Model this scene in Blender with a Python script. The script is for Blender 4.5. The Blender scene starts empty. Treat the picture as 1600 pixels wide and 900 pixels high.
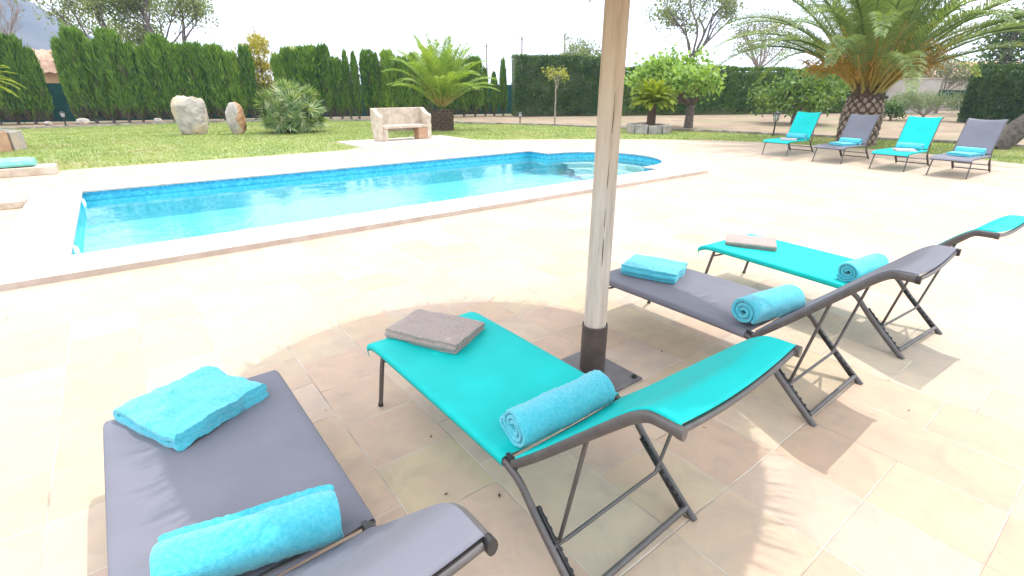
import bpy, bmesh, math, random
import numpy as np
from mathutils import Vector, Matrix, noise

R = math.radians
PI = math.pi
scene = bpy.context.scene
COL = scene.collection
random.seed(7)

# ------------------------------------------------------------------ camera, sky, sun, exposure
cam = bpy.data.cameras.new('camera')
cam.sensor_width = 36.0
cam.lens = 36.0 * 775.0 / 1600.0
cam.clip_start = 0.05
cam.clip_end = 6000
camo = bpy.data.objects.new('camera', cam)
COL.objects.link(camo)
camo.location = (0, 0, 1.55)
camo.rotation_euler = (R(90 - 21.8), 0, R(-37.6))
scene.camera = camo

SUN = Vector((0.375, -0.05, 1.0)).normalized()
w = bpy.data.worlds.new("World")
scene.world = w
w.use_nodes = True
nt = w.node_tree
nt.nodes.clear()
out = nt.nodes.new('ShaderNodeOutputWorld')
bg = nt.nodes.new('ShaderNodeBackground')
sky = nt.nodes.new('ShaderNodeTexSky')
sky.sky_type = 'NISHITA'
sky.sun_disc = False
sky.sun_elevation = math.asin(SUN.z)
sky.sun_rotation = math.atan2(SUN.x, SUN.y)
sky.air_density = 1.0
sky.dust_density = 3.0
sky.ozone_density = 1.0
tc = nt.nodes.new('ShaderNodeTexCoord')
mp = nt.nodes.new('ShaderNodeMapping')
mp.inputs['Scale'].default_value = (1.0, 1.0, 2.6)
nz = nt.nodes.new('ShaderNodeTexNoise')
nz.inputs['Scale'].default_value = 2.2
nz.inputs['Detail'].default_value = 7
nz.inputs['Roughness'].default_value = 0.55
rmp = nt.nodes.new('ShaderNodeMapRange')
rmp.inputs['From Min'].default_value = 0.30
rmp.inputs['From Max'].default_value = 0.62
rmp.inputs['To Min'].default_value = 0.50
rmp.inputs['To Max'].default_value = 0.95
mx = nt.nodes.new('ShaderNodeMix')
mx.data_type = 'RGBA'
mx.inputs['B'].default_value = (19.0, 19.2, 19.8, 1)          # thin bright cloud
L_ = nt.links.new
L_(tc.outputs['Generated'], mp.inputs['Vector'])
L_(mp.outputs['Vector'], nz.inputs['Vector'])
L_(nz.outputs['Fac'], rmp.inputs['Value'])
L_(rmp.outputs['Result'], mx.inputs['Factor'])
L_(sky.outputs['Color'], mx.inputs['A'])
L_(mx.outputs['Result'], bg.inputs['Color'])
bg.inputs['Strength'].default_value = 0.15
L_(bg.outputs['Background'], out.inputs['Surface'])

sl = bpy.data.lights.new('sun', 'SUN')
sl.energy = 3.2
sl.angle = R(0.5)
sl.color = (1.0, 0.955, 0.905)
so = bpy.data.objects.new('sun', sl)
COL.objects.link(so)
so.rotation_euler = SUN.to_track_quat('Z', 'Y').to_euler()
so.location = (0, 0, 30)

scene.view_settings.view_transform = 'Standard'
scene.view_settings.look = 'None'
scene.view_settings.gamma = 1.0
scene.view_settings.exposure = 0.24
scene.view_settings.use_curve_mapping = False


# ------------------------------------------------------------------ helpers: objects
def tag(o, label=None, cat=None, group=None, kind=None):
    if label: o['label'] = label
    if cat: o['category'] = cat
    if group: o['group'] = group
    if kind: o['kind'] = kind
    return o


def empty(name, loc, rz=0.0, label=None, cat=None, group=None):
    o = bpy.data.objects.new(name, None)
    o.empty_display_size = 0.2
    COL.objects.link(o)
    o.location = loc
    o.rotation_euler = (0, 0, rz)
    return tag(o, label, cat, group)


def copy_tree(o, parent=None):
    c = o.copy()
    COL.objects.link(c)
    if parent is not None:
        c.parent = parent
    for ch in list(o.children):
        copy_tree(ch, c)
    return c


class MB:
    """collects geometry and links it as ONE mesh object"""
    def __init__(self):
        self.v = []; self.f = []; self.m = []; self.n = 0

    def add(self, verts, faces, mi=0):
        verts = np.asarray(verts, dtype=np.float64).reshape(-1, 3)
        self.v.append(verts)
        off = self.n
        if isinstance(faces, np.ndarray):
            self.f.append(faces + off); self.m.append(np.full(len(faces), mi))
        else:
            by = {}
            for fc in faces: by.setdefault(len(fc), []).append(fc)
            for k, l in by.items():
                self.f.append(np.array(l) + off); self.m.append(np.full(len(l), mi))
        self.n += len(verts)
        return self

    def box(self, c, s, rz=0.0, mi=0, M=None, taper=1.0):
        hx, hy, hz = s[0] / 2, s[1] / 2, s[2] / 2
        vs = []
        for z in (-hz, hz):
            k = taper if z > 0 else 1.0
            for (x, y) in ((-hx, -hy), (hx, -hy), (hx, hy), (-hx, hy)):
                vs.append(Vector((x * k, y * k, z)))
        rot = Matrix.Rotation(rz, 3, 'Z') if M is None else M
        vs = [rot @ p + Vector(c) for p in vs]
        self.add([tuple(p) for p in vs], [(3, 2, 1, 0), (4, 5, 6, 7), (0, 1, 5, 4), (1, 2, 6, 5), (2, 3, 7, 6), (3, 0, 4, 7)], mi)
        return self

    def tube(self, pts, r, n=8, mi=0, ry=None, cap=True, up=(0, 0, 1)):
        pts = [Vector(p) for p in pts]
        m = len(pts)
        rs = r if isinstance(r, (list, tuple)) else [r] * m
        vs = []
        prev = None
        for i, p in enumerate(pts):
            t = (pts[min(i + 1, m - 1)] - pts[max(i - 1, 0)])
            if t.length < 1e-9: t = Vector((0, 0, 1))
            t.normalize()
            if prev is None:
                a = Vector(up)
                if abs(a.dot(t)) > 0.95: a = Vector((1, 0, 0))
                s = t.cross(a).normalized()
            else:
                s = (prev - t * prev.dot(t)).normalized()
            prev = s
            u = s.cross(t).normalized()
            k = 1.0 if ry is None else ry
            for j in range(n):
                an = 2 * PI * j / n
                vs.append(tuple(p + s * (math.cos(an) * rs[i]) + u * (math.sin(an) * rs[i] * k)))
        fs = []
        for i in range(m - 1):
            for j in range(n):
                j2 = (j + 1) % n
                fs.append((i * n + j, i * n + j2, (i + 1) * n + j2, (i + 1) * n + j))
        if cap:
            fs.append(tuple(range(n - 1, -1, -1)))
            fs.append(tuple((m - 1) * n + j for j in range(n)))
        self.add(vs, fs, mi)
        return self

    def lathe(self, prof, n=24, c=(0, 0, 0), mi=0):
        vs = []; fs = []
        for (r, z) in prof:
            for j in range(n):
                a = 2 * PI * j / n
                vs.append((c[0] + r * math.cos(a), c[1] + r * math.sin(a), c[2] + z))
        for i in range(len(prof) - 1):
            for j in range(n):
                j2 = (j + 1) % n
                fs.append((i * n + j, i * n + j2, (i + 1) * n + j2, (i + 1) * n + j))
        fs.append(tuple(range(n - 1, -1, -1)))
        fs.append(tuple((len(prof) - 1) * n + j for j in range(n)))
        self.add(vs, fs, mi)
        return self

    def grid(self, P, mi=0):
        P = np.asarray(P)
        a, b = P.shape[:2]
        idx = np.arange(a * b).reshape(a, b)
        q = np.stack([idx[:-1, :-1], idx[1:, :-1], idx[1:, 1:], idx[:-1, 1:]], -1).reshape(-1, 4)
        self.add(P.reshape(-1, 3), q, mi)
        return self

    def leaves(self, P, D, S, ln, wd, mi=0):
        """diamond leaves: base P, direction D, side S, length, width"""
        P = np.asarray(P); D = np.asarray(D); S = np.asarray(S)
        ln = np.broadcast_to(np.asarray(ln, float).reshape(-1, 1), (len(P), 1))
        wd = np.broadcast_to(np.asarray(wd, float).reshape(-1, 1), (len(P), 1))
        mid = P + D * ln * 0.45
        V = np.stack([P, mid + S * wd * 0.5, P + D * ln, mid - S * wd * 0.5], 1).reshape(-1, 3)
        q = np.arange(len(P) * 4).reshape(-1, 4)
        self.add(V, q, mi)
        return self

    def blob(self, c, r, sub=3, amp=0.12, sc=1.5, mi=0, seed=0.0, sq=None):
        bm = bmesh.new()
        bmesh.ops.create_icosphere(bm, subdivisions=sub, radius=1.0)
        vs = []
        for v in bm.verts:
            p = v.co.normalized()
            if sq:
                p = Vector([math.copysign(abs(t) ** sq, t) for t in p])
            k = 1 + amp * noise.fractal(p * sc + Vector((seed, seed * 1.7, seed * .3)), 1.0, 2.0, 4)
            vs.append((c[0] + p.x * r[0] * k, c[1] + p.y * r[1] * k, c[2] + p.z * r[2] * k))
        bm.verts.index_update()
        fs = [tuple(l.index for l in f.verts) for f in bm.faces]
        bm.free()
        self.add(vs, fs, mi)
        return self

    def mesh(self, name, mats, smooth=35):
        me = bpy.data.meshes.new(name)
        V = np.concatenate(self.v)
        me.vertices.add(len(V))
        me.vertices.foreach_set('co', V.ravel().astype(np.float32))
        nl = sum(f.size for f in self.f); nf = sum(len(f) for f in self.f)
        me.loops.add(nl); me.polygons.add(nf)
        li = np.concatenate([f.ravel() for f in self.f]).astype(np.int32)
        sizes = np.concatenate([np.full(len(f), f.shape[1]) for f in self.f])
        st = np.concatenate([[0], np.cumsum(sizes)[:-1]]).astype(np.int32)
        me.loops.foreach_set('vertex_index', li)
        me.polygons.foreach_set('loop_start', st)
        if isinstance(mats, (list, tuple)):
            for m in mats: me.materials.append(m)
        else:
            me.materials.append(mats)
        me.polygons.foreach_set('material_index', np.concatenate(self.m).astype(np.int32))
        me.update(calc_edges=True)
        me.validate()
        if smooth:
            me.polygons.foreach_set('use_smooth', np.ones(len(me.polygons), dtype=bool))
            try: me.set_sharp_from_angle(angle=R(smooth))
            except Exception: pass
        return me

    def build(self, name, mats, parent=None, smooth=35, loc=None):
        o = bpy.data.objects.new(name, self.mesh(name, mats, smooth))
        COL.objects.link(o)
        if parent is not None: o.parent = parent
        if loc is not None: o.location = loc
        return o


def bevel(o, wd=0.006, seg=2):
    m = o.modifiers.new('bevel', 'BEVEL')
    m.width = wd; m.segments = seg; m.limit_method = 'ANGLE'; m.angle_limit = R(40)
    return o


def spline(pts, n):
    """Catmull-Rom through pts"""
    P = [np.array(p, float) for p in pts]
    P = [2 * P[0] - P[1]] + P + [2 * P[-1] - P[-2]]
    res = []
    k = len(P) - 3
    for i in range(n):
        t = i / (n - 1) * k
        j = min(int(t), k - 1); t -= j
        a, b, c, d = P[j:j + 4]
        res.append(0.5 * ((2 * b) + (-a + c) * t + (2 * a - 5 * b + 4 * c - d) * t * t + (-a + 3 * b - 3 * c + d) * t ** 3))
    return res


def unit(V):
    return V / np.maximum(np.linalg.norm(V, axis=-1, keepdims=True), 1e-9)


# ------------------------------------------------------------------ helpers: materials
def newmat(name):
    m = bpy.data.materials.new(name)
    m.use_nodes = True
    n = m.node_tree
    return m, n, n.nodes['Principled BSDF']


def nd(n, t, **kw):
    x = n.nodes.new(t)
    for k, v in kw.items():
        if k in x.inputs: x.inputs[k].default_value = v
        else: setattr(x, k, v)
    return x


def ramp(n, stops):
    r = n.nodes.new('ShaderNodeValToRGB')
    e = r.color_ramp.elements
    while len(e) < len(stops): e.new(0.5)
    for i, (p, c) in enumerate(stops):
        e[i].position = p
        e[i].color = (*c, 1)
    return r


def mat_noise(name, c1, c2, scale=8, rough=0.7, bump=0.2, bscale=None, detail=6, metallic=0, lo=0.35, hi=0.65, dist=0.02, spec=0.5, c3=None, s3=1.5, sheen=0):
    m, n, b = newmat(name)
    t = nd(n, 'ShaderNodeTexCoord')
    z = nd(n, 'ShaderNodeTexNoise', Scale=scale, Detail=detail, Roughness=0.6)
    n.links.new(t.outputs['Object'], z.inputs['Vector'])
    r = ramp(n, [(lo, c1), (hi, c2)])
    n.links.new(z.outputs['Fac'], r.inputs['Fac'])
    colo = r.outputs['Color']
    if c3 is not None:
        z3 = nd(n, 'ShaderNodeTexNoise', Scale=s3, Detail=4)
        n.links.new(t.outputs['Object'], z3.inputs['Vector'])
        r3 = ramp(n, [(0.5, (0, 0, 0)), (0.66, (1, 1, 1))])
        n.links.new(z3.outputs['Fac'], r3.inputs['Fac'])
        mm = nd(n, 'ShaderNodeMix', data_type='RGBA')
        n.links.new(r3.outputs['Color'], mm.inputs['Factor'])
        n.links.new(colo, mm.inputs['A'])
        mm.inputs['B'].default_value = (*c3, 1)
        colo = mm.outputs['Result']
    n.links.new(colo, b.inputs['Base Color'])
    b.inputs['Roughness'].default_value = rough
    b.inputs['Metallic'].default_value = metallic
    b.inputs['Specular IOR Level'].default_value = spec
    if sheen:
        b.inputs['Sheen Weight'].default_value = sheen
        b.inputs['Sheen Roughness'].default_value = 0.6
    if bump:
        z2 = nd(n, 'ShaderNodeTexNoise', Scale=bscale or scale * 4, Detail=5)
        n.links.new(t.outputs['Object'], z2.inputs['Vector'])
        bp = nd(n, 'ShaderNodeBump', Strength=bump, Distance=dist)
        n.links.new(z2.outputs['Fac'], bp.inputs['Height'])
        n.links.new(bp.outputs['Normal'], b.inputs['Normal'])
    return m


def mat_leaf(name, c1, c2, trans=0.35, clump=0.6, rough=0.5, c3=None, tcol=None, zs=1.0, vary=0.0):
    m, n, b = newmat(name)
    g = nd(n, 'ShaderNodeNewGeometry')
    t = nd(n, 'ShaderNodeTexCoord')
    z = nd(n, 'ShaderNodeTexNoise', Scale=clump, Detail=4)
    mpz = nd(n, 'ShaderNodeMapping'); mpz.inputs['Scale'].default_value = (1, 1, zs)
    n.links.new(t.outputs['Object'], mpz.inputs['Vector'])
    n.links.new(mpz.outputs['Vector'], z.inputs['Vector'])
    oi = nd(n, 'ShaderNodeObjectInfo')
    rz_ = nd(n, 'ShaderNodeMath', operation='MULTIPLY_ADD'); rz_.inputs[1].default_value = vary; rz_.inputs[2].default_value = -vary / 2
    n.links.new(oi.outputs['Random'], rz_.inputs[0])
    zad = nd(n, 'ShaderNodeMath', operation='ADD')
    n.links.new(z.outputs['Fac'], zad.inputs[0]); n.links.new(rz_.outputs[0], zad.inputs[1])
    a = nd(n, 'ShaderNodeMath', operation='MULTIPLY_ADD')
    a.inputs[1].default_value = 0.45
    n.links.new(g.outputs['Random Per Island'], a.inputs[0])
    n.links.new(zad.outputs[0], a.inputs[2])
    stops = [(0.42, c1), (0.85, c2)]
    if c3: stops.append((0.97, c3))
    r = ramp(n, stops)
    n.links.new(a.outputs[0], r.inputs['Fac'])
    n.links.new(r.outputs['Color'], b.inputs['Base Color'])
    b.inputs['Roughness'].default_value = rough
    b.inputs['Specular IOR Level'].default_value = 0.35
    tr = nd(n, 'ShaderNodeBsdfTranslucent')
    hs = nd(n, 'ShaderNodeMix', data_type='RGBA', blend_type='MULTIPLY')
    hs.inputs['Factor'].default_value = 1.0
    n.links.new(r.outputs['Color'], hs.inputs['A'])
    hs.inputs['B'].default_value = (*(tcol or (1.25, 1.2, 0.5)), 1)
    n.links.new(hs.outputs['Result'], tr.inputs['Color'])
    ms = nd(n, 'ShaderNodeMixShader')
    ms.inputs['Fac'].default_value = trans
    n.links.new(b.outputs['BSDF'], ms.inputs[1])
    n.links.new(tr.outputs['BSDF'], ms.inputs[2])
    n.links.new(ms.outputs['Shader'], n.nodes['Material Output'].inputs['Surface'])
    return m


def mat_terrace():
    m, n, b = newmat('terrace_stone')
    t = nd(n, 'ShaderNodeTexCoord')
    lk = n.links.new
    # warp so that the joints are hand laid, not ruled
    wz = nd(n, 'ShaderNodeTexNoise', Scale=2.3, Detail=2)
    lk(t.outputs['Object'], wz.inputs['Vector'])
    ws = nd(n, 'ShaderNodeVectorMath', operation='MULTIPLY_ADD')
    lk(wz.outputs['Color'], ws.inputs[0])
    ws.inputs[1].default_value = (0.016, 0.016, 0)
    lk(t.outputs['Object'], ws.inputs[2])
    sep = nd(n, 'ShaderNodeSeparateXYZ')
    lk(ws.outputs[0], sep.inputs[0])

    def M(op, a, bb=None, c=None):
        x = nd(n, 'ShaderNodeMath', operation=op)
        for i, q in enumerate((a, bb, c)):
            if q is None: continue
            if isinstance(q, (int, float)): x.inputs[i].default_value = q
            else: lk(q, x.inputs[i])
        return x.outputs[0]
    T = 0.375
    gx = M('DIVIDE', M('ADD', sep.outputs['X'], 0.535 + 40 * T), T)
    col = M('FLOOR', gx)
    # every column slides by a small amount of its own; some columns by half a tile
    wn1 = nd(n, 'ShaderNodeTexWhiteNoise', noise_dimensions='1D')
    lk(col, wn1.inputs['W'])
    step = M('GREATER_THAN', wn1.outputs['Value'], 0.72)
    gy = M('ADD', M('DIVIDE', M('ADD', sep.outputs['Y'], 0.01 + 40 * T), T), M('MULTIPLY', step, 0.33))
    row = M('FLOOR', gy)
    # some neighbours in a column merge into one long slab
    half = M('FLOOR', M('DIVIDE', row, 2.0))
    cb = nd(n, 'ShaderNodeCombineXYZ')
    lk(col, cb.inputs[0]); lk(half, cb.inputs[1])
    wn2 = nd(n, 'ShaderNodeTexWhiteNoise', noise_dimensions='2D')
    lk(cb.outputs[0], wn2.inputs['Vector'])
    merged = M('GREATER_THAN', wn2.outputs['Value'], 0.84)
    row2 = M('ADD', M('MULTIPLY', row, M('SUBTRACT', 1.0, merged)), M('MULTIPLY', M('ADD', half, 500.0), merged))
    cb2 = nd(n, 'ShaderNodeCombineXYZ')
    lk(col, cb2.inputs[0]); lk(row2, cb2.inputs[1])
    wn3 = nd(n, 'ShaderNodeTexWhiteNoise', noise_dimensions='2D')
    lk(cb2.outputs[0], wn3.inputs['Vector'])
    fx = M('FRACT', gx)
    dx = M('MINIMUM', fx, M('SUBTRACT', 1.0, fx))
    fy1 = M('FRACT', gy)
    dy1 = M('MINIMUM', fy1, M('SUBTRACT', 1.0, fy1))
    fy2 = M('MULTIPLY', M('FRACT', M('DIVIDE', gy, 2.0)), 2.0)
    dy2 = M('MINIMUM', fy2, M('SUBTRACT', 2.0, fy2))
    dy = M('ADD', M('MULTIPLY', dy1, M('SUBTRACT', 1.0, merged)), M('MULTIPLY', dy2, merged))
    d = M('MINIMUM', dx, dy)
    jn = nd(n, 'ShaderNodeMapRange')
    jn.inputs['From Min'].default_value = 0.004
    jn.inputs['From Max'].default_value = 0.012
    jn.inputs['To Min'].default_value = 1.0
    jn.inputs['To Max'].default_value = 0.0
    lk(d, jn.inputs['Value'])
    # stone colours, one per slab
    r = ramp(n, [(0.0, (0.45, 0.365, 0.25)), (0.28, (0.48, 0.395, 0.305)), (0.5, (0.45, 0.335, 0.245)), (0.74, (0.475, 0.355, 0.275)), (1.0, (0.46, 0.38, 0.31))])
    lk(wn3.outputs['Value'], r.inputs['Fac'])
    z = nd(n, 'ShaderNodeTexNoise', Scale=5.5, Detail=8, Roughness=0.62, Distortion=0.6)
    off = nd(n, 'ShaderNodeVectorMath', operation='MULTIPLY_ADD')
    lk(wn3.outputs['Color'], off.inputs[0]); off.inputs[1].default_value = (17, 13, 9)
    lk(t.outputs['Object'], off.inputs[2])
    lk(off.outputs[0], z.inputs['Vector'])
    cl = ramp(n, [(0.28, (0.83, 0.84, 0.85)), (0.5, (0.98, 0.97, 0.95)), (0.70, (1.09, 1.06, 1.0))])
    lk(z.outputs['Fac'], cl.inputs['Fac'])
    mm = nd(n, 'ShaderNodeMix', data_type='RGBA', blend_type='MULTIPLY'); mm.inputs['Factor'].default_value = 1
    lk(r.outputs['Color'], mm.inputs['A']); lk(cl.outputs['Color'], mm.inputs['B'])
    # pinkish iron stains
    z4 = nd(n, 'ShaderNodeTexNoise', Scale=2.6, Detail=5, Distortion=1.0)
    lk(off.outputs[0], z4.inputs['Vector'])
    r4 = ramp(n, [(0.5, (0, 0, 0)), (0.72, (0.6, 0.6, 0.6))])
    lk(z4.outputs['Fac'], r4.inputs['Fac'])
    m4 = nd(n, 'ShaderNodeMix', data_type='RGBA')
    lk(r4.outputs['Color'], m4.inputs['Factor']); lk(mm.outputs['Result'], m4.inputs['A'])
    m4.inputs['B'].default_value = (0.48, 0.335, 0.25, 1)
    # joints: pale mortar, patchy
    zj = nd(n, 'ShaderNodeTexNoise', Scale=3.0, Detail=3)
    lk(t.outputs['Object'], zj.inputs['Vector'])
    rj = ramp(n, [(0.34, (0.27, 0.22, 0.18)), (0.46, (0.46, 0.40, 0.33)), (0.62, (0.60, 0.54, 0.46))])
    lk(zj.outputs['Fac'], rj.inputs['Fac'])
    mj = nd(n, 'ShaderNodeMix', data_type='RGBA')
    zk = nd(n, 'ShaderNodeMath', operation='MULTIPLY'); zk.inputs[1].default_value = 0.85
    lk(jn.outputs['Result'], zk.inputs[0])
    lk(zk.outputs[0], mj.inputs['Factor'])
    lk(m4.outputs['Result'], mj.inputs['A']); lk(rj.outputs['Color'], mj.inputs['B'])
    lk(mj.outputs['Result'], b.inputs['Base Color'])
    b.inputs['Roughness'].default_value = 0.72
    b.inputs['Specular IOR Level'].default_value = 0.3
    z5 = nd(n, 'ShaderNodeTexNoise', Scale=22, Detail=6, Roughness=0.6)
    lk(t.outputs['Object'], z5.inputs['Vector'])
    hh = M('SUBTRACT', M('MULTIPLY', z5.outputs['Fac'], 0.5), M('MULTIPLY', jn.outputs['Result'], 0.6))
    bp = nd(n, 'ShaderNodeBump', Strength=0.6, Distance=0.008)
    lk(hh, bp.inputs['Height'])
    lk(bp.outputs['Normal'], b.inputs['Normal'])
    return m


def mat_water():
    m, n, b = newmat('pool_water')
    n.nodes.remove(b)
    lk = n.links.new
    t = nd(n, 'ShaderNodeTexCoord')
    z = nd(n, 'ShaderNodeTexNoise', Scale=3.2, Detail=4, Roughness=0.55, Distortion=0.5)
    lk(t.outputs['Object'], z.inputs['Vector'])
    bp = nd(n, 'ShaderNodeBump', Strength=0.09, Distance=0.05)
    lk(z.outputs['Fac'], bp.inputs['Height'])
    fr = nd(n, 'ShaderNodeFresnel', IOR=1.33)
    lk(bp.outputs['Normal'], fr.inputs['Normal'])
    gl = nd(n, 'ShaderNodeBsdfGlossy', Roughness=0.015)
    lk(bp.outputs['Normal'], gl.inputs['Normal'])
    tr = nd(n, 'ShaderNodeBsdfTransparent', Color=(0.80, 0.98, 0.99, 1))
    ms = nd(n, 'ShaderNodeMixShader')
    lk(fr.outputs['Fac'], ms.inputs['Fac'])
    lk(tr.outputs['BSDF'], ms.inputs[1]); lk(gl.outputs['BSDF'], ms.inputs[2])
    lk(ms.outputs['Shader'], n.nodes['Material Output'].inputs['Surface'])
    return m


def mat_mosaic(name, c1, c2, size=0.04, grout=(0.35, 0.5, 0.55)):
    m, n, b = newmat(name)
    lk = n.links.new
    t = nd(n, 'ShaderNodeTexCoord')
    v = nd(n, 'ShaderNodeVectorMath', operation='SCALE'); v.inputs['Scale'].default_value = 1 / size
    lk(t.outputs['Object'], v.inputs[0])
    fl = nd(n, 'ShaderNodeVectorMath', operation='FLOOR'); lk(v.outputs[0], fl.inputs[0])
    wn = nd(n, 'ShaderNodeTexWhiteNoise'); lk(fl.outputs[0], wn.inputs['Vector'])
    r = ramp(n, [(0.1, c1), (0.9, c2)]); lk(wn.outputs['Value'], r.inputs['Fac'])
    z = nd(n, 'ShaderNodeTexNoise', Scale=0.7, Detail=3); lk(t.outputs['Object'], z.inputs['Vector'])
    mu = nd(n, 'ShaderNodeMix', data_type='RGBA', blend_type='MULTIPLY'); mu.inputs['Factor'].default_value = 0.5
    lk(r.outputs['Color'], mu.inputs['A'])
    r2 = ramp(n, [(0.3, (0.8, 0.9, 0.95)), (0.7, (1.1, 1.05, 1.05))]); lk(z.outputs['Fac'], r2.inputs['Fac'])
    lk(r2.outputs['Color'], mu.inputs['B'])
    lk(mu.outputs['Result'], b.inputs['Base Color'])
    b.inputs['Roughness'].default_value = 0.25
    return m


def mat_fabric(name, col, trans=0.12, col2=None):
    m, n, b = newmat(name)
    lk = n.links.new
    t = nd(n, 'ShaderNodeTexCoord')
    wv = nd(n, 'ShaderNodeTexNoise', Scale=160, Detail=2)
    mpn = nd(n, 'ShaderNodeMapping'); mpn.inputs['Scale'].default_value = (1, 0.25, 1)
    lk(t.outputs['Object'], mpn.inputs['Vector']); lk(mpn.outputs['Vector'], wv.inputs['Vector'])
    z = nd(n, 'ShaderNodeTexNoise', Scale=3.5, Detail=4); lk(t.outputs['Object'], z.inputs['Vector'])
    r = ramp(n, [(0.3, tuple(c * 0.9 for c in col)), (0.7, col2 or tuple(min(1, c * 1.08) for c in col))])
    lk(z.outputs['Fac'], r.inputs['Fac'])
    mu = nd(n, 'ShaderNodeMix', data_type='RGBA', blend_type='MULTIPLY'); mu.inputs['Factor'].default_value = 0.35
    lk(r.outputs['Color'], mu.inputs['A']); lk(wv.outputs['Color'], mu.inputs['B'])
    g = nd(n, 'ShaderNodeMix', data_type='RGBA'); g.inputs['Factor'].default_value = 0.0
    lk(r.outputs['Color'], g.inputs['A']); 
    lk(g.outputs['Result'], b.inputs['Base Color'])
    b.inputs['Roughness'].default_value = 0.62
    b.inputs['Specular IOR Level'].default_value = 0.3
    bp = nd(n, 'ShaderNodeBump', Strength=0.25, Distance=0.002); lk(wv.outputs['Fac'], bp.inputs['Height'])
    # long soft wrinkles across the sling
    z6 = nd(n, 'ShaderNodeTexNoise', Scale=3.0, Detail=2)
    mp6 = nd(n, 'ShaderNodeMapping'); mp6.inputs['Scale'].default_value = (0.35, 2.2, 1); mp6.inputs['Rotation'].default_value = (0, 0, 0.25)
    lk(t.outputs['Object'], mp6.inputs['Vector']); lk(mp6.outputs['Vector'], z6.inputs['Vector'])
    bp2 = nd(n, 'ShaderNodeBump', Strength=0.22, Distance=0.02); lk(z6.outputs['Fac'], bp2.inputs['Height'])
    lk(bp.outputs['Normal'], bp2.inputs['Normal'])
    lk(bp2.outputs['Normal'], b.inputs['Normal'])
    tr = nd(n, 'ShaderNodeBsdfTranslucent'); lk(r.outputs['Color'], tr.inputs['Color'])
    ms = nd(n, 'ShaderNodeMixShader'); ms.inputs['Fac'].default_value = trans
    lk(b.outputs['BSDF'], ms.inputs[1]); lk(tr.outputs['BSDF'], ms.inputs[2])
    lk(ms.outputs['Shader'], n.nodes['Material Output'].inputs['Surface'])
    return m


def mat_mast():
    m, n, b = newmat('mast_wood')
    lk = n.links.new
    t = nd(n, 'ShaderNodeTexCoord')
    mpn = nd(n, 'ShaderNodeMapping'); mpn.inputs['Scale'].default_value = (14, 14, 1.1)
    lk(t.outputs['Object'], mpn.inputs['Vector'])
    z = nd(n, 'ShaderNodeTexNoise', Scale=2.2, Detail=9, Roughness=0.65); lk(mpn.outputs['Vector'], z.inputs['Vector'])
    r = ramp(n, [(0.28, (0.30, 0.25, 0.20)), (0.42, (0.46, 0.40, 0.33)), (0.62, (0.56, 0.50, 0.43))])
    lk(z.outputs['Fac'], r.inputs['Fac'])
    # the timber is weathered grey below and still honey coloured higher up
    sp = nd(n, 'ShaderNodeSeparateXYZ'); lk(t.outputs['Object'], sp.inputs[0])
    zz = nd(n, 'ShaderNodeTexNoise', Scale=3, Detail=3); lk(t.outputs['Object'], zz.inputs['Vector'])
    ad = nd(n, 'ShaderNodeMath', operation='MULTIPLY_ADD'); ad.inputs[1].default_value = 0.5
    lk(zz.outputs['Fac'], ad.inputs[0]); lk(sp.outputs['Z'], ad.inputs[2])
    mr = nd(n, 'ShaderNodeMapRange'); mr.inputs['From Min'].default_value = 1.25; mr.inputs['From Max'].default_value = 1.9
    lk(ad.outputs[0], mr.inputs['Value'])
    r2 = ramp(n, [(0.28, (0.42, 0.31, 0.19)), (0.5, (0.55, 0.43, 0.285)), (0.7, (0.60, 0.49, 0.34))])
    lk(z.outputs['Fac'], r2.inputs['Fac'])
    mm = nd(n, 'ShaderNodeMix', data_type='RGBA'); lk(mr.outputs['Result'], mm.inputs['Factor'])
    lk(r.outputs['Color'], mm.inputs['A']); lk(r2.outputs['Color'], mm.inputs['B'])
    # knots and stains
    vk = nd(n, 'ShaderNodeTexVoronoi', Scale=1.0)
    mk = nd(n, 'ShaderNodeMapping'); mk.inputs['Scale'].default_value = (7, 7, 3.2)
    lk(t.outputs['Object'], mk.inputs['Vector']); lk(mk.outputs['Vector'], vk.inputs['Vector'])
    rk = ramp(n, [(0.05, (1, 1, 1)), (0.17, (0, 0, 0))]); lk(vk.outputs['Distance'], rk.inputs['Fac'])
    m2 = nd(n, 'ShaderNodeMix', data_type='RGBA'); lk(rk.outputs['Color'], m2.inputs['Factor'])
    lk(mm.outputs['Result'], m2.inputs['A']); m2.inputs['B'].default_value = (0.24, 0.19, 0.14, 1)
    lk(m2.outputs['Result'], b.inputs['Base Color'])
    b.inputs['Roughness'].default_value = 0.75
    bp = nd(n, 'ShaderNodeBump', Strength=0.5, Distance=0.004); lk(z.outputs['Fac'], bp.inputs['Height'])
    lk(bp.outputs['Normal'], b.inputs['Normal'])
    return m


MAT = {}
MAT['terrace'] = mat_terrace()
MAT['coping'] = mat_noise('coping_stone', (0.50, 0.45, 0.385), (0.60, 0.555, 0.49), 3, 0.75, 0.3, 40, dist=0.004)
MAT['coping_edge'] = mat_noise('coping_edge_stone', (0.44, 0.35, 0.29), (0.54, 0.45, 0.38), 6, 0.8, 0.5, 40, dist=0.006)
MAT['liner'] = mat_mosaic('pool_mosaic', (0.17, 0.64, 0.75), (0.32, 0.75, 0.82), 0.05)
MAT['band'] = mat_mosaic('waterline_mosaic', (0.015, 0.22, 0.38), (0.05, 0.36, 0.52), 0.03)
MAT['stepplaster'] = mat_mosaic('step_mosaic', (0.52, 0.68, 0.70), (0.66, 0.78, 0.79), 0.05)
MAT['wallmosaic'] = mat_mosaic('pool_wall_mosaic', (0.03, 0.33, 0.46), (0.07, 0.45, 0.57), 0.05)
MAT['water'] = mat_water()
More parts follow.
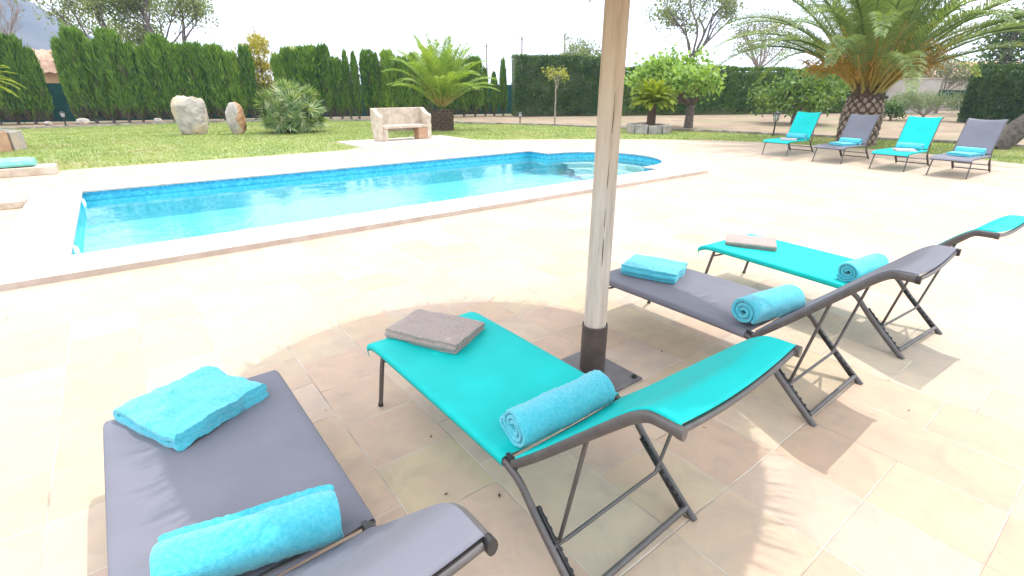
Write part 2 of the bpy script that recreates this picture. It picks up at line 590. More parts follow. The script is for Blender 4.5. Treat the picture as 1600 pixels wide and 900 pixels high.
MAT['earth'] = mat_noise('dry_earth', (0.20, 0.145, 0.095), (0.31, 0.235, 0.16), 0.8, 0.95, 0.6, 6, dist=0.03, c3=(0.21, 0.19, 0.10), s3=0.35)
MAT['lawn'] = mat_noise('lawn_soil', (0.17, 0.23, 0.065), (0.26, 0.30, 0.105), 0.9, 0.95, 0.6, 14, dist=0.03, c3=(0.27, 0.25, 0.11), s3=0.45)
MAT['grass'] = mat_leaf('grass_blades', (0.16, 0.24, 0.05), (0.31, 0.38, 0.115), 0.4, 0.5, c3=(0.42, 0.41, 0.19))
MAT['frame'] = mat_noise('frame_metal', (0.085, 0.078, 0.076), (0.12, 0.11, 0.105), 12, 0.42, 0.08, 120, dist=0.001, metallic=0.25)
MAT['black'] = mat_noise('black_plastic', (0.012, 0.012, 0.013), (0.03, 0.03, 0.03), 20, 0.45, 0.05)
MAT['teal'] = mat_fabric('teal_sling', (0.005, 0.60, 0.575), 0.22)
MAT['grey'] = mat_fabric('grey_sling', (0.175, 0.178, 0.212), 0.10)
MAT['towel'] = mat_noise('cyan_towel', (0.035, 0.44, 0.56), (0.10, 0.54, 0.64), 85, 0.95, 0.8, 230, dist=0.006, spec=0.1, sheen=0.35)
MAT['towel_grey'] = mat_noise('taupe_towel', (0.27, 0.21, 0.182), (0.37, 0.30, 0.265), 85, 0.95, 0.8, 230, dist=0.006, spec=0.1, sheen=0.3)
MAT['towel_white'] = mat_noise('pale_towel', (0.42, 0.37, 0.36), (0.52, 0.47, 0.46), 30, 0.95, 0.8, 200, dist=0.004, spec=0.1, sheen=0.2)
MAT['mast'] = mat_mast()
MAT['crack'] = mat_noise('crack_wood', (0.05, 0.035, 0.025), (0.10, 0.07, 0.05), 20, 0.9, 0)
MAT['sleeve'] = mat_noise('sleeve_metal', (0.055, 0.042, 0.036), (0.09, 0.07, 0.06), 9, 0.5, 0.1, 60, dist=0.001)
MAT['plate'] = mat_noise('plate_metal', (0.085, 0.08, 0.08), (0.14, 0.13, 0.13), 7, 0.5, 0.15, 60, dist=0.001)
MAT['straw'] = mat_noise('straw', (0.22, 0.14, 0.075), (0.42, 0.29, 0.16), 25, 0.9, 0.4)
MAT['bench'] = mat_noise('bench_sandstone', (0.40, 0.335, 0.255), (0.56, 0.48, 0.38), 7, 0.85, 0.6, 35, dist=0.01, c3=(0.60, 0.53, 0.44), s3=2)
MAT['pinkstone'] = mat_noise('pink_sandstone', (0.36, 0.20, 0.115), (0.50, 0.32, 0.21), 6, 0.85, 0.6, 30, dist=0.01)
MAT['boulder'] = mat_noise('boulder_stone', (0.28, 0.25, 0.215), (0.50, 0.46, 0.40), 3.5, 0.9, 1.0, 9, dist=0.05, c3=(0.52, 0.40, 0.25), s3=1.6)
MAT['ochre'] = mat_noise('ochre_stone', (0.30, 0.15, 0.06), (0.50, 0.32, 0.18), 5, 0.9, 1.0, 12, dist=0.04)
MAT['greystone'] = mat_noise('grey_block_stone', (0.24, 0.225, 0.21), (0.42, 0.39, 0.36), 5, 0.9, 0.8, 25, dist=0.02, c3=(0.42, 0.33, 0.26), s3=2)
MAT['edging'] = mat_noise('edging_stone', (0.16, 0.14, 0.12), (0.42, 0.38, 0.33), 2.5, 0.9, 0.4, 20)
MAT['bark'] = mat_noise('bark', (0.10, 0.08, 0.065), (0.22, 0.185, 0.155), 9, 0.95, 0.9, 24, dist=0.03)
MAT['darkbark'] = mat_noise('dark_bark', (0.06, 0.048, 0.04), (0.14, 0.115, 0.10), 9, 0.95, 0.9, 24, dist=0.03)
MAT['palebark'] = mat_noise('pale_bark', (0.24, 0.20, 0.165), (0.38, 0.32, 0.27), 9, 0.95, 0.6, 24, dist=0.02)
MAT['cutwood'] = mat_noise('cut_wood', (0.40, 0.35, 0.29), (0.55, 0.49, 0.42), 12, 0.9, 0.4)
MAT['cypress'] = mat_leaf('cypress_leaf', (0.036, 0.11, 0.016), (0.19, 0.32, 0.05), 0.32, 3.2, zs=.22, vary=.16)
MAT['cypress_light'] = mat_leaf('light_cypress_leaf', (0.08, 0.18, 0.022), (0.28, 0.42, 0.065), 0.36, 3.2, zs=.22, vary=.1)
MAT['twigs'] = mat_leaf('dry_twigs', (0.07, 0.055, 0.04), (0.16, 0.12, 0.08), 0.05, 2)
MAT['hedge'] = mat_leaf('hedge_leaf', (0.030, 0.078, 0.022), (0.12, 0.20, 0.055), 0.25, 1.2, c3=(0.14, 0.16, 0.09))
MAT['darkhedge'] = mat_leaf('dark_hedge_leaf', (0.018, 0.056, 0.014), (0.08, 0.14, 0.035), 0.2, 1.4, zs=.3)
MAT['greenhedge'] = mat_leaf('green_hedge_leaf', (0.028, 0.085, 0.016), (0.13, 0.22, 0.045), 0.25, 2.0, zs=.25)
MAT['fig'] = mat_leaf('bright_leaf', (0.12, 0.25, 0.045), (0.33, 0.48, 0.13), 0.4, 1.6)
MAT['bush'] = mat_leaf('bush_leaf', (0.055, 0.12, 0.025), (0.17, 0.27, 0.07), 0.35, 1.2)
MAT['oak'] = mat_leaf('carob_leaf', (0.10, 0.145, 0.06), (0.24, 0.29, 0.135), 0.35, 0.8)
MAT['olive'] = mat_leaf('olive_leaf', (0.11, 0.14, 0.08), (0.24, 0.27, 0.16), 0.25, 0.8)
MAT['farleaf'] = mat_leaf('loose_tree_leaf', (0.10, 0.16, 0.05), (0.26, 0.32, 0.125), 0.42, 0.7)
MAT['yellowleaf'] = mat_leaf('yellow_conifer_leaf', (0.20, 0.20, 0.02), (0.46, 0.40, 0.05), 0.35, 0.9)
MAT['sapling'] = mat_leaf('sapling_leaf', (0.16, 0.20, 0.03), (0.36, 0.37, 0.08), 0.4, 2)
MAT['lavender'] = mat_leaf('lavender_leaf', (0.11, 0.16, 0.075), (0.26, 0.32, 0.18), 0.3, 1.2)
MAT['fan'] = mat_leaf('fan_palm_leaf', (0.07, 0.14, 0.045), (0.27, 0.37, 0.15), 0.32, 2.5, c3=(0.46, 0.46, 0.30))
MAT['date'] = mat_leaf('date_palm_leaf', (0.12, 0.235, 0.04), (0.30, 0.41, 0.09), 0.45, 1.0)
MAT['canary'] = mat_leaf('canary_palm_leaf', (0.085, 0.155, 0.045), (0.25, 0.345, 0.135), 0.42, 0.7, c3=(0.33, 0.35, 0.16))
MAT['petiole'] = mat_leaf('palm_petiole', (0.28, 0.22, 0.045), (0.44, 0.36, 0.10), 0.15, 1.5)
MAT['fruit'] = mat_leaf('palm_fruit_stalk', (0.36, 0.20, 0.03), (0.52, 0.32, 0.06), 0.15, 2)
MAT['cycas'] = mat_leaf('cycas_leaf', (0.15, 0.24, 0.015), (0.32, 0.38, 0.04), 0.42, 2)
MAT['fibre'] = mat_noise('palm_fibre', (0.055, 0.035, 0.022), (0.12, 0.08, 0.05), 25, 0.95, 0.8)
MAT['boss'] = mat_noise('palm_leaf_base', (0.15, 0.11, 0.08), (0.38, 0.30, 0.235), 9, 0.9, 0.6)
MAT['wall'] = mat_noise('pale_render', (0.46, 0.41, 0.36), (0.56, 0.51, 0.46), 1.5, 0.9, 0.3)
MAT['ochrewall'] = mat_noise('ochre_render', (0.46, 0.29, 0.155), (0.56, 0.37, 0.21), 1.5, 0.9, 0.3)
MAT['rooftile'] = mat_noise('roof_tile', (0.36, 0.20, 0.12), (0.52, 0.36, 0.26), 4, 0.9, 0.4)
MAT['mesh'] = mat_noise('green_screen', (0.012, 0.085, 0.07), (0.03, 0.14, 0.115), 3, 0.9, 0.2)
MAT['darkmesh'] = mat_noise('dark_green_screen', (0.010, 0.035, 0.032), (0.02, 0.055, 0.05), 3, 0.9, 0.2)
MAT['post'] = mat_noise('grey_post', (0.22, 0.21, 0.20), (0.33, 0.32, 0.30), 6, 0.8, 0.2)
MAT['lampglass'] = mat_noise('lamp_glass', (0.55, 0.55, 0.52), (0.68, 0.67, 0.64), 5, 0.3, 0)
MAT['white'] = mat_noise('white_fitting', (0.72, 0.72, 0.70), (0.82, 0.82, 0.80), 5, 0.35, 0)
MAT['cover'] = mat_noise('turquoise_cover', (0.14, 0.47, 0.39), (0.22, 0.57, 0.48), 6, 0.6, 0.2, 20)
MAT['hill'] = mat_noise('hill_scrub', (0.035, 0.045, 0.03), (0.10, 0.095, 0.08), 0.02, 1.0, 0.0, detail=8)
MAT['glass'] = mat_noise('dark_pane', (0.03, 0.035, 0.04), (0.05, 0.055, 0.06), 3, 0.1, 0)

# ------------------------------------------------------------------ the setting: ground, lawn, terrace, pool
CX, CY, CR = 8.72, 8.16, 1.52      # round step end of the pool
X0, X1, Y0, Y1 = -0.62, 8.6, 6.22, 10.40


def pool_outline(grow=0.0, n=26):
    r = CR + grow
    dx = X1 + grow - CX
    a = math.acos(max(-1, min(1, dx / r)))
    pts = [(X0 - grow, Y0 - grow), (X1 + grow, Y0 - grow)]
    for i in range(n + 1):
        t = -a + 2 * a * i / n
        pts.append((CX + r * math.cos(t), CY + r * math.sin(t)))
    pts += [(X1 + grow, Y1 + grow), (X0 - grow, Y1 + grow)]
    return pts


def sheet(name, outer, holes, z, mat, parent=None):
    bm = bmesh.new()
    edges = []
    for loop in [outer] + holes:
        vs = [bm.verts.new((x, y, z)) for (x, y) in loop]
        for i in range(len(vs)):
            edges.append(bm.edges.new((vs[i], vs[(i + 1) % len(vs)])))
    bmesh.ops.triangle_fill(bm, edges=edges, use_beauty=True, normal=(0, 0, 1))
    for f in bm.faces:
        f.normal_update()
        if f.normal.z < 0: f.normal_flip()
    me = bpy.data.meshes.new(name)
    bm.to_mesh(me); bm.free()
    me.materials.append(mat)
    o = bpy.data.objects.new(name, me)
    COL.objects.link(o)
    if parent: o.parent = parent
    return o


box_hole = [(-0.8, 6.05), (10.4, 6.05), (10.4, 10.55), (-0.8, 10.55)]
o = sheet('ground', [(-860, -860), (860, -860), (860, 860), (-860, 860)], [box_hole], -0.014, MAT['earth'])
tag(o, kind='structure')

far_edge = [(-0.9, 13.94), (4.95, 13.92), (5.4, 14.3), (9.3, 14.45), (10.2, 13.75), (11.3, 13.05), (12.7, 12.1), (14.2, 10.9), (15.4, 9.6),
            (16.1, 8.4), (16.6, 6.5), (16.75, 4.6), (16.45, 3.0), (15.95, 1.95), (15.5, 0.5), (15.5, -10)]
tpts = [(-30, -10), ] + [(-30, 13.94)] + far_edge
tpts = [p for p in tpts]
o = sheet('terrace', tpts, [pool_outline(0.06)], 0.0, MAT['terrace'])
tag(o, kind='structure')

lawn_border = [(-40, 26.5), (-14, 28.2), (-3.68, 29.97), (2.49, 30.6), (7, 29.2), (10.7, 27.0), (12.9, 23.6), (14.4, 20.7), (16, 18.3), (17.9, 13.3), (19.1, 9.6), (19.8, 7.0),
               (20.6, 4.2), (20.6, 0), (19.5, -6)]
lawn_inner = [(15.3, -6), (15.3, 0.5), (15.8, 2.05), (16.3, 3.0), (16.6, 4.6), (16.45, 6.4), (15.95, 8.3), (15.25, 9.5), (14.1, 10.75), (12.6, 11.95), (11.2, 12.9), (10.1, 13.6), (9.2, 14.3),
              (5.45, 14.15), (5.0, 13.8), (-0.9, 13.8), (-40, 13.8)]
o = sheet('lawn', lawn_border + lawn_inner, [], -0.006, MAT['lawn'])
tag(o, kind='structure')

# lawn grass: tufts
rng = np.random.default_rng(3)
poly = np.array(lawn_border + [(15.5, -6), (15.5, .5), (15.97, 1.95), (16.47, 3.0), (16.77, 4.6), (16.62, 6.5), (16.12, 8.4), (15.42, 9.6), (14.22, 10.92), (12.72, 12.12), (11.32, 13.07), (10.22, 13.77), (9.32, 14.47), (5.4, 14.32), (4.95, 13.94), (-40, 13.96)])


def inside(P, poly):
    x, y = P[:, 0], P[:, 1]
    r = np.zeros(len(P), bool)
    j = len(poly) - 1
    for i in range(len(poly)):
        xi, yi = poly[i]; xj, yj = poly[j]
        c = ((yi > y) != (yj > y)) & (x < (xj - xi) * (y - yi) / (yj - yi + 1e-12) + xi)
        r ^= c; j = i
    return r


P = np.column_stack([rng.uniform(-12, 21, 240000), rng.uniform(-3, 31, 240000)])
P = P[inside(P, poly)]
keep = rng.random(len(P)) < np.clip(24.0 / np.hypot(P[:, 0], P[:, 1]), 0.5, 1)
P = P[keep]
P = P[~((P[:, 0] > 5.4) & (P[:, 0] < 9.5) & (P[:, 1] > 13.8) & (P[:, 1] < 16.3))]
N = len(P)
B = np.repeat(np.column_stack([P, np.full(N, -0.008)]), 2, 0)
B[:, :2] += rng.normal(0, 0.02, (len(B), 2))
an = rng.uniform(0, 2 * PI, len(B)); tl = rng.uniform(0.1, 0.9, len(B))
D = unit(np.column_stack([np.cos(an) * tl, np.sin(an) * tl, np.ones(len(B))]))
a2 = rng.uniform(0, 2 * PI, len(B))
S = np.column_stack([np.cos(a2), np.sin(a2), np.zeros(len(B))])
g = MB().leaves(B, D, S, rng.uniform(0.03, 0.07, len(B)), rng.uniform(0.008, 0.018, len(B))).build('lawn_grass', MAT['grass'], smooth=0)
tag(g, 'short sun bleached green lawn grass behind the pool', 'grass', kind='stuff')

# edging strip between lawn and dry bed
e = MB()
bl = [np.array(p) for p in lawn_border]
for a, b in zip(bl[:-1], bl[1:]):
    d = b - a; ln = np.hypot(*d); k = max(1, int(ln / 0.9))
    for i in range(k):
        p = a + d * (i + 0.5) / k
        e.box((p[0], p[1], 0.035 + random.uniform(-.008, .008)), (ln / k * 0.985, 0.10, 0.10), math.atan2(d[1], d[0]) + random.uniform(-.01, .01))
tag(e.build('lawn_edging', MAT['edging']), 'low line of stone edging between lawn and dry earth bed', 'edging')

# bench slab of the terrace
o = MB().box((7.45, 15.15, 0.0), (3.75, 2.3, 0.05)).build('bench_paving', MAT['coping'])
bevel(o); tag(o, kind='structure')

# pool
pool = empty('swimming_pool', (0, 0, 0), 0, 'long turquoise pool with pale stone coping and round step end', 'pool')
outl = pool_outline()
WATER = -0.088
DEPTH = -0.50


def wall_strip(mb, pts, z0, z1, mi=0, flip=False):
    n = len(pts)
    vs = [(x, y, z0) for x, y in pts] + [(x, y, z1) for x, y in pts]
    fs = []
    for i in range(n):
        j = (i + 1) % n
        fs.append((i, j, n + j, n + i) if not flip else (j, i, n + i, n + j))
    mb.add(vs, fs, mi)


wl = MB(); wall_strip(wl, outl, DEPTH, WATER - .03, flip=True)
wl.build('pool_wall', MAT['liner'], pool, smooth=30)
wl = MB(); wall_strip(wl, outl, WATER - .03, -0.02, flip=True)
wl.build('mosaic_band', MAT['wallmosaic'], pool, smooth=30)
sheet('pool_floor', outl, [], DEPTH, MAT['liner'], pool)
bd = MB()
inn = pool_outline(-0.006)
wall_strip(bd, inn, -0.022, 0.034, flip=True)
bd.build('waterline_tiles', MAT['band'], pool, smooth=30)
# coping: ring at z 0.06
arc = []
RO = 2.25
for i in range(15):
    t = R(-58 + 116 * i / 14)
    arc.append((CX + RO * math.cos(t), CY + RO * math.sin(t)))
outer = [(-1.2, 5.58), (9.25, 5.58)] + arc + [(9.25, 11.05), (-1.2, 11.05)]
inner = pool_outline(-0.025)
bm = bmesh.new()
edges = []
for loop in (outer, inner):
    vs = [bm.verts.new((x, y, 0.06)) for x, y in loop]
    for i in range(len(vs)): edges.append(bm.edges.new((vs[i], vs[(i + 1) % len(vs)])))
bmesh.ops.triangle_fill(bm, edges=edges, use_beauty=True, normal=(0, 0, 1))
for f in bm.faces:
    f.normal_update()
    if f.normal.z < 0: f.normal_flip()
me = bpy.data.meshes.new('coping')
bm.to_mesh(me); bm.free()
me.materials.append(MAT['coping'])
cp = bpy.data.objects.new('coping', me); COL.objects.link(cp); cp.parent = pool
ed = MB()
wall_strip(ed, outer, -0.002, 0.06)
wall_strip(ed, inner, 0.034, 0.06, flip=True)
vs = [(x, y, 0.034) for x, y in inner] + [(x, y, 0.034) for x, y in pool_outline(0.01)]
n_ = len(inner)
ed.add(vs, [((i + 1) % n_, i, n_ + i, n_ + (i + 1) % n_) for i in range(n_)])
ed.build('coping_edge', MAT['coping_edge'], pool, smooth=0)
# round steps
for k, (rr, zt) in enumerate(((1.46, -0.20), (1.14, -0.30), (0.82, -0.42))):
    s = MB()
    pts = [(CX + 0.2 - (0.2) + (rr) * math.cos(R(-80 + 160 * i / 20)), CY + rr * math.sin(R(-80 + 160 * i / 20))) for i in range(21)]
    ri = rr - 0.32
    pin = [(CX + ri * math.cos(R(-80 + 160 * i / 20)), CY + ri * math.sin(R(-80 + 160 * i / 20))) for i in range(21)]
    vs = [(x, y, zt) for x, y in pts] + [(x, y, zt) for x, y in pin] + [(x, y, DEPTH + .01) for x, y in pin]
    fs = [(i, i + 1, 22 + i, 21 + i) for i in range(20)] + [(21 + i, 22 + i, 43 + i, 42 + i) for i in range(20)]
    s.add(vs, fs)
    s.build('pool_step', MAT['stepplaster'], pool, smooth=30)
for (x, y, z) in ((-0.595, 9.75, -0.03), (-0.595, 6.75, -0.04)):
    MB().lathe([(0.075, 0), (0.075, 0.012), (0.05, 0.03), (0.02, 0.035)], 16).build('inlet_fitting', MAT['white'], pool, loc=(x, y, z)).rotation_euler = (0, R(90), 0)
wt = sheet('water', pool_outline(-0.002), [], WATER, MAT['water'])
tag(wt, kind='structure')

# stone block left of the coping, low kerb with cover
o = MB().box((-1.42, 9.85, 0.05), (0.42, 0.34, 0.10)).build('stone_block', MAT['bench'])
bevel(o, 0.01); tag(o, 'small pale stone block beside the left pool coping', 'stone block')
o = MB().box((-4.0, 13.62, 0.08), (5.9, 0.55, 0.16)).build('stone_kerb', MAT['bench'])
bevel(o, 0.012); tag(o, 'low pale stone kerb under the turquoise cover at the lawn edge', 'kerb')
cv = MB()
prof = [(-0.30, 0.02), (-0.32, 0.06), (-0.30, 0.12), (-0.2, 0.15), (0, 0.165), (0.2, 0.15), (0.30, 0.12), (0.32, 0.06), (0.30, 0.0)]
G_ = []
for i in range(40):
    x = -2.75 + 5.5 * i / 39
    k = 1.0 if 0 < i < 39 else 0.85
    G_.append([(x, yy * k, zz * k + 0.012 * noise.noise(Vector((x * 2, yy * 5, 0)))) for yy, zz in prof])
cv.grid(np.array(G_))
cv.add([G_[0][j] for j in range(9)], [tuple(range(9))]); cv.add([G_[39][j] for j in range(9)], [tuple(range(8, -1, -1))])
o = cv.build('pool_cover', MAT['cover'], loc=(-4.1, 13.72, 0.16))
tag(o, 'turquoise padded cover lying along the low stone kerb', 'cover')

# hill far left
hp = []
for i in range(50):
    az = R(-100 + 125 * i / 49)            # azimuth in the pool frame, 0 = +y, clockwise positive
    row = []
    deg = -100 + 125 * i / 49
    prof_h = 175 * math.exp(-((deg + 13) / 40.0) ** 2) if deg < -13 else 175 * max(0.0, 1 - ((deg + 13) / 19.0) ** 2) ** 1.2
    for j in range(14):
        s = j / 13
        d = 430 + 400 * s
        h = prof_h * math.sin(min(1, s * 1.6) * PI / 2) * (1 if s < .7 else 1 - (s - .7) * .8)
        h *= 1 + 0.20 * noise.fractal(Vector((deg * 0.10, s * 4, 3.1)), 1, 2, 5)
        row.append((d * math.sin(az), d * math.cos(az), h * .62 - 1.0))
    hp.append(row)
o = MB().grid(np.array(hp)).build('hill', MAT['hill'])
tag(o, kind='structure')

# ------------------------------------------------------------------ vegetation builders
rng = np.random.default_rng(11)


def rand_dirs(n, up=0.0):
    V = rng.normal(0, 1, (n, 3)); V[:, 2] += up
    return unit(V)


def perp(D):
    V = rng.normal(0, 1, D.shape)
    return unit(np.cross(D, V))


def cypress_meshes(h=3.6, r=0.42, n=4600, seed=0, pointed=False, ragged=0.12):
    """one clipped column: foliage mesh of upright sprays, bare twigs low down"""
    t = rng.random(n) ** 0.9
    ang = rng.uniform(0, 2 * PI, n)
    prof = np.interp(t, [0, .08, .3, .75, .95, 1.0], [.6, .85, 1.0, .98, .82, .45] if not pointed else [.6, .85, 1.0, .75, .32, .06])
    lump = np.array([1 + ragged * noise.fractal(Vector((math.cos(a) * 1.6, math.sin(a) * 1.6, tt * 4 + seed * 7)), 1, 2, 4) * 2.2 for a, tt in zip(ang, t)])
    rad = r * prof * lump * rng.uniform(0.72, 1.03, n)
    P = np.column_stack([rad * np.cos(ang), rad * np.sin(ang), 0.12 + t * (h - 0.3)])
    D = unit(np.column_stack([np.cos(ang) * .32, np.sin(ang) * .32, np.ones(n)]) + rng.normal(0, .22, (n, 3)))
    ln = rng.uniform(0.14, 0.34, n)
    low = t < rng.uniform(0.03, 0.22, n) * 0.8
    patch = np.array([noise.noise(Vector((math.cos(a) * 1.3 + seed * 3, math.sin(a) * 1.3, tt * 3.0))) for a, tt in zip(ang, t)])
    low |= (patch > .34) & (rng.random(n) < .5) & (t < .75)
    stray = (rng.random(n) < .035) & (t > .55)
    ln = np.where(stray, ln * 1.9, ln)
    Sd = perp(D)
    mb = MB()
    mb.leaves(P[~low], D[~low], Sd[~low], ln[~low], rng.uniform(.035, .075, (~low).sum()), 0)
    mb.leaves(P[low], D[low], Sd[low], ln[low], rng.uniform(.015, .04, low.sum()), 1)
    # dense inner mass
    G = []
    for k in range(13):
        tt = k / 12
        pr = np.interp(tt, [0, .08, .3, .75, .95, 1.0], [.4, .6, .78, .74, .6, .2] if not pointed else [.4, .6, .74, .52, .2, .02])
        G.append([(r * pr * (1 + ragged * 2 * noise.noise(Vector((math.cos(a) * 1.6, math.sin(a) * 1.6, tt * 4 + seed * 7)))) * math.cos(a),
                   r * pr * (1 + ragged * 2 * noise.noise(Vector((math.cos(a) * 1.6, math.sin(a) * 1.6, tt * 4 + seed * 7)))) * math.sin(a), 0.2 + tt * (h - 0.45)) for a in np.linspace(0, 2 * PI, 13)])
    mb.grid(np.array(G), 0)
    return mb


def cone_trunk(h, r):
    return MB().tube([(0, 0, -0.05), (0, 0, h * .3), (0.01, 0, h * .6)], [r, r * .8, r * .45], 8)


def hedge(name, A, B, h, th, mat, label, n, leafl=0.14, vertical=0.3, top_noise=0.10, z0=0.05, twig=0.06):
    A = np.array(A, float); B = np.array(B, float)
    d = B - A; Ln = np.hypot(*d); d /= Ln
    nrm = np.array([d[1], -d[0]])        # toward the camera side
    if nrm @ (-(A + B) / 2) < 0: nrm = -nrm
    root = empty(name, (A[0], A[1], 0), 0, label, 'hedge')
    u = rng.random(n) * Ln
    kind = rng.random(n)
    v = np.where(kind < .62, th / 2, np.where(kind < .9, rng.uniform(-th / 2, th / 2, n), -th / 2))
    zz = np.where((kind >= .62) & (kind < .9), h, rng.random(n) * (h - z0) + z0)
    lump = np.array([noise.fractal(Vector((a * .9, c * 1.1, b * 2)), 1, 2, 5) for a, b, c in zip(u, v, zz)])
    v = v + np.sign(v + 1e-6) * (lump * 0.22 + rng.normal(0, .05, n))
    topn = np.array([noise.fractal(Vector((a * .7, 9.3, 0)), 1, 2, 5) for a in u])
    zz = zz * (1 + top_noise * topn * (zz / h) ** 2) + rng.normal(0, .04, n)
    P = np.column_stack([d[0] * u + nrm[0] * v, d[1] * u + nrm[1] * v, np.maximum(zz, 0.02)])
    out_ = np.column_stack([np.outer(np.sign(v + 1e-6), nrm), np.full(n, vertical * 2.0)])
    D = unit(out_ * 0.5 + rng.normal(0, .55, (n, 3)))
    mb = MB()
    low = zz < rng.uniform(0.05, 0.5, n) * twig * 10
    Sd = perp(D)
    mb.leaves(P[~low], D[~low], Sd[~low], rng.uniform(.6, 1.3, (~low).sum()) * leafl, rng.uniform(.3, .6, (~low).sum()) * leafl, 0)
    if low.any(): mb.leaves(P[low], D[low], Sd[low], rng.uniform(.6, 1.3, low.sum()) * leafl, rng.uniform(.15, .3, low.sum()) * leafl, 1)
    # dense inner mass, lumpy
    G = []
    m = int(Ln / .35) + 2
    for i in range(m):
        uu = Ln * i / (m - 1)
        row = []
        hh = h * (1 + top_noise * noise.fractal(Vector((uu * .7, 9.3, 0)), 1, 2, 5)) - 0.14
        for (vv, zf) in ((th / 2, 0), (th / 2, .25), (th / 2, .5), (th / 2, .75), (th / 2 * .9, 1), (-th / 2 * .9, 1), (-th / 2, .5), (-th / 2, 0)):
            z_ = .03 + hh * zf
            q = vv * .8 + np.sign(vv) * .2 * noise.fractal(Vector((uu * .9, z_ * 1.1, vv * 2)), 1, 2, 4)
            row.append((d[0] * uu + nrm[0] * q, d[1] * uu + nrm[1] * q, z_))
        G.append(row)
    mb.grid(np.array(G), 0)
    mb.add(G[0], [tuple(range(8))], 0); mb.add(G[-1], [tuple(range(8))], 0)
    mb.build('foliage', [mat, MAT['twigs']], root, smooth=0)
    return root


def grow(base, direction, length, radius, levels, spread, rs, segs=4, kids=(2, 4), gnarl=0.25, shrink=0.68, up=0.15):
    """limbs as tubes; returns MB and tips"""
    mb = MB(); tips = []

    def rec(p, d, ln, r, lv):
        pts = [p]; q = Vector(p); dd = Vector(d)
        for i in range(segs):
            dd = (dd + Vector((rs.uniform(-1, 1), rs.uniform(-1, 1), rs.uniform(-.6, 1) * .8)) * gnarl + Vector((0, 0, up * .3))).normalized()
            q = q + dd * (ln / segs)
            pts.append(q.copy())
        mb.tube(pts, [r * (1 - .5 * i / segs) for i in range(segs + 1)], 7 if lv > 1 else 5, cap=True)
        if lv <= 0:
            tips.append((q.copy(), dd.copy(), ln)); return
        if lv <= 1:
            tips.append((pts[segs // 2 + 1].copy(), dd.copy(), ln * .7))
        k = rs.randint(*kids)
        for j in range(k):
            s = Vector(pts[-1 - (j % 2) * (1 if j else 0)])
            a = rs.uniform(0, 2 * PI)
            side = dd.orthogonal().normalized()
            side.rotate(Matrix.Rotation(a, 3, dd))
            nd_ = (dd + side * rs.uniform(.5, 1.2) * spread + Vector((0, 0, up))).normalized()
            rec(s, nd_, ln * shrink * rs.uniform(.8, 1.2), r * .55, lv - 1)
    rec(Vector(base), Vector(direction).normalized(), length, radius, levels)
    return mb, tips


def crown_leaves(mb, centers, per, sig, ln, wd, droop=-0.2, mi=0, squash=0.75):
    C = np.array([tuple(c) for c in centers])
    n = len(C) * per
    P = np.repeat(C, per, 0) + rng.normal(0, 1, (n, 3)) * np.repeat(np.broadcast_to(sig, (len(C),)), per)[:, None] * np.array([1, 1, squash])
    D = rand_dirs(n, droop)
    mb.leaves(P, D, perp(D), rng.uniform(.7, 1.3, n) * ln, rng.uniform(.7, 1.3, n) * wd, mi)
    return mb


def tree(name, loc, label, cat, leafmat, bark, height, trunk_r, trunk_h, levels=3, spread=0.9, per=70, sig=0.4, ln=0.2, wd=0.1, seed=1, lean=(0, 0), group=None, blen=None, kids=(2, 4), gnarl=.25, up=.15, leafy=1.0, squash=.75):
    rs = random.Random(seed)
    root = empty(name, loc, 0, label, cat, group)
    mb, tips = grow((0, 0, -0.05), (lean[0], lean[1], 1), trunk_h, trunk_r, levels, spread, rs, kids=kids, gnarl=gnarl, up=up)
    zmax = max(t[0].z for t in tips)
    k = (height - sig * .8) / zmax
    for i in range(len(mb.v)): mb.v[i] = mb.v[i] * np.array([1, 1, k])
    mb.build('trunk', bark, root, smooth=50)
    cs = [Vector((t[0].x, t[0].y, t[0].z * k)) for t in tips if rs.random() < leafy]
    if per and cs:
        cb = MB()
        crown_leaves(cb, cs, per, sig, ln, wd, squash=squash)
        cb.build('crown', leafmat, root, smooth=0)
    return root


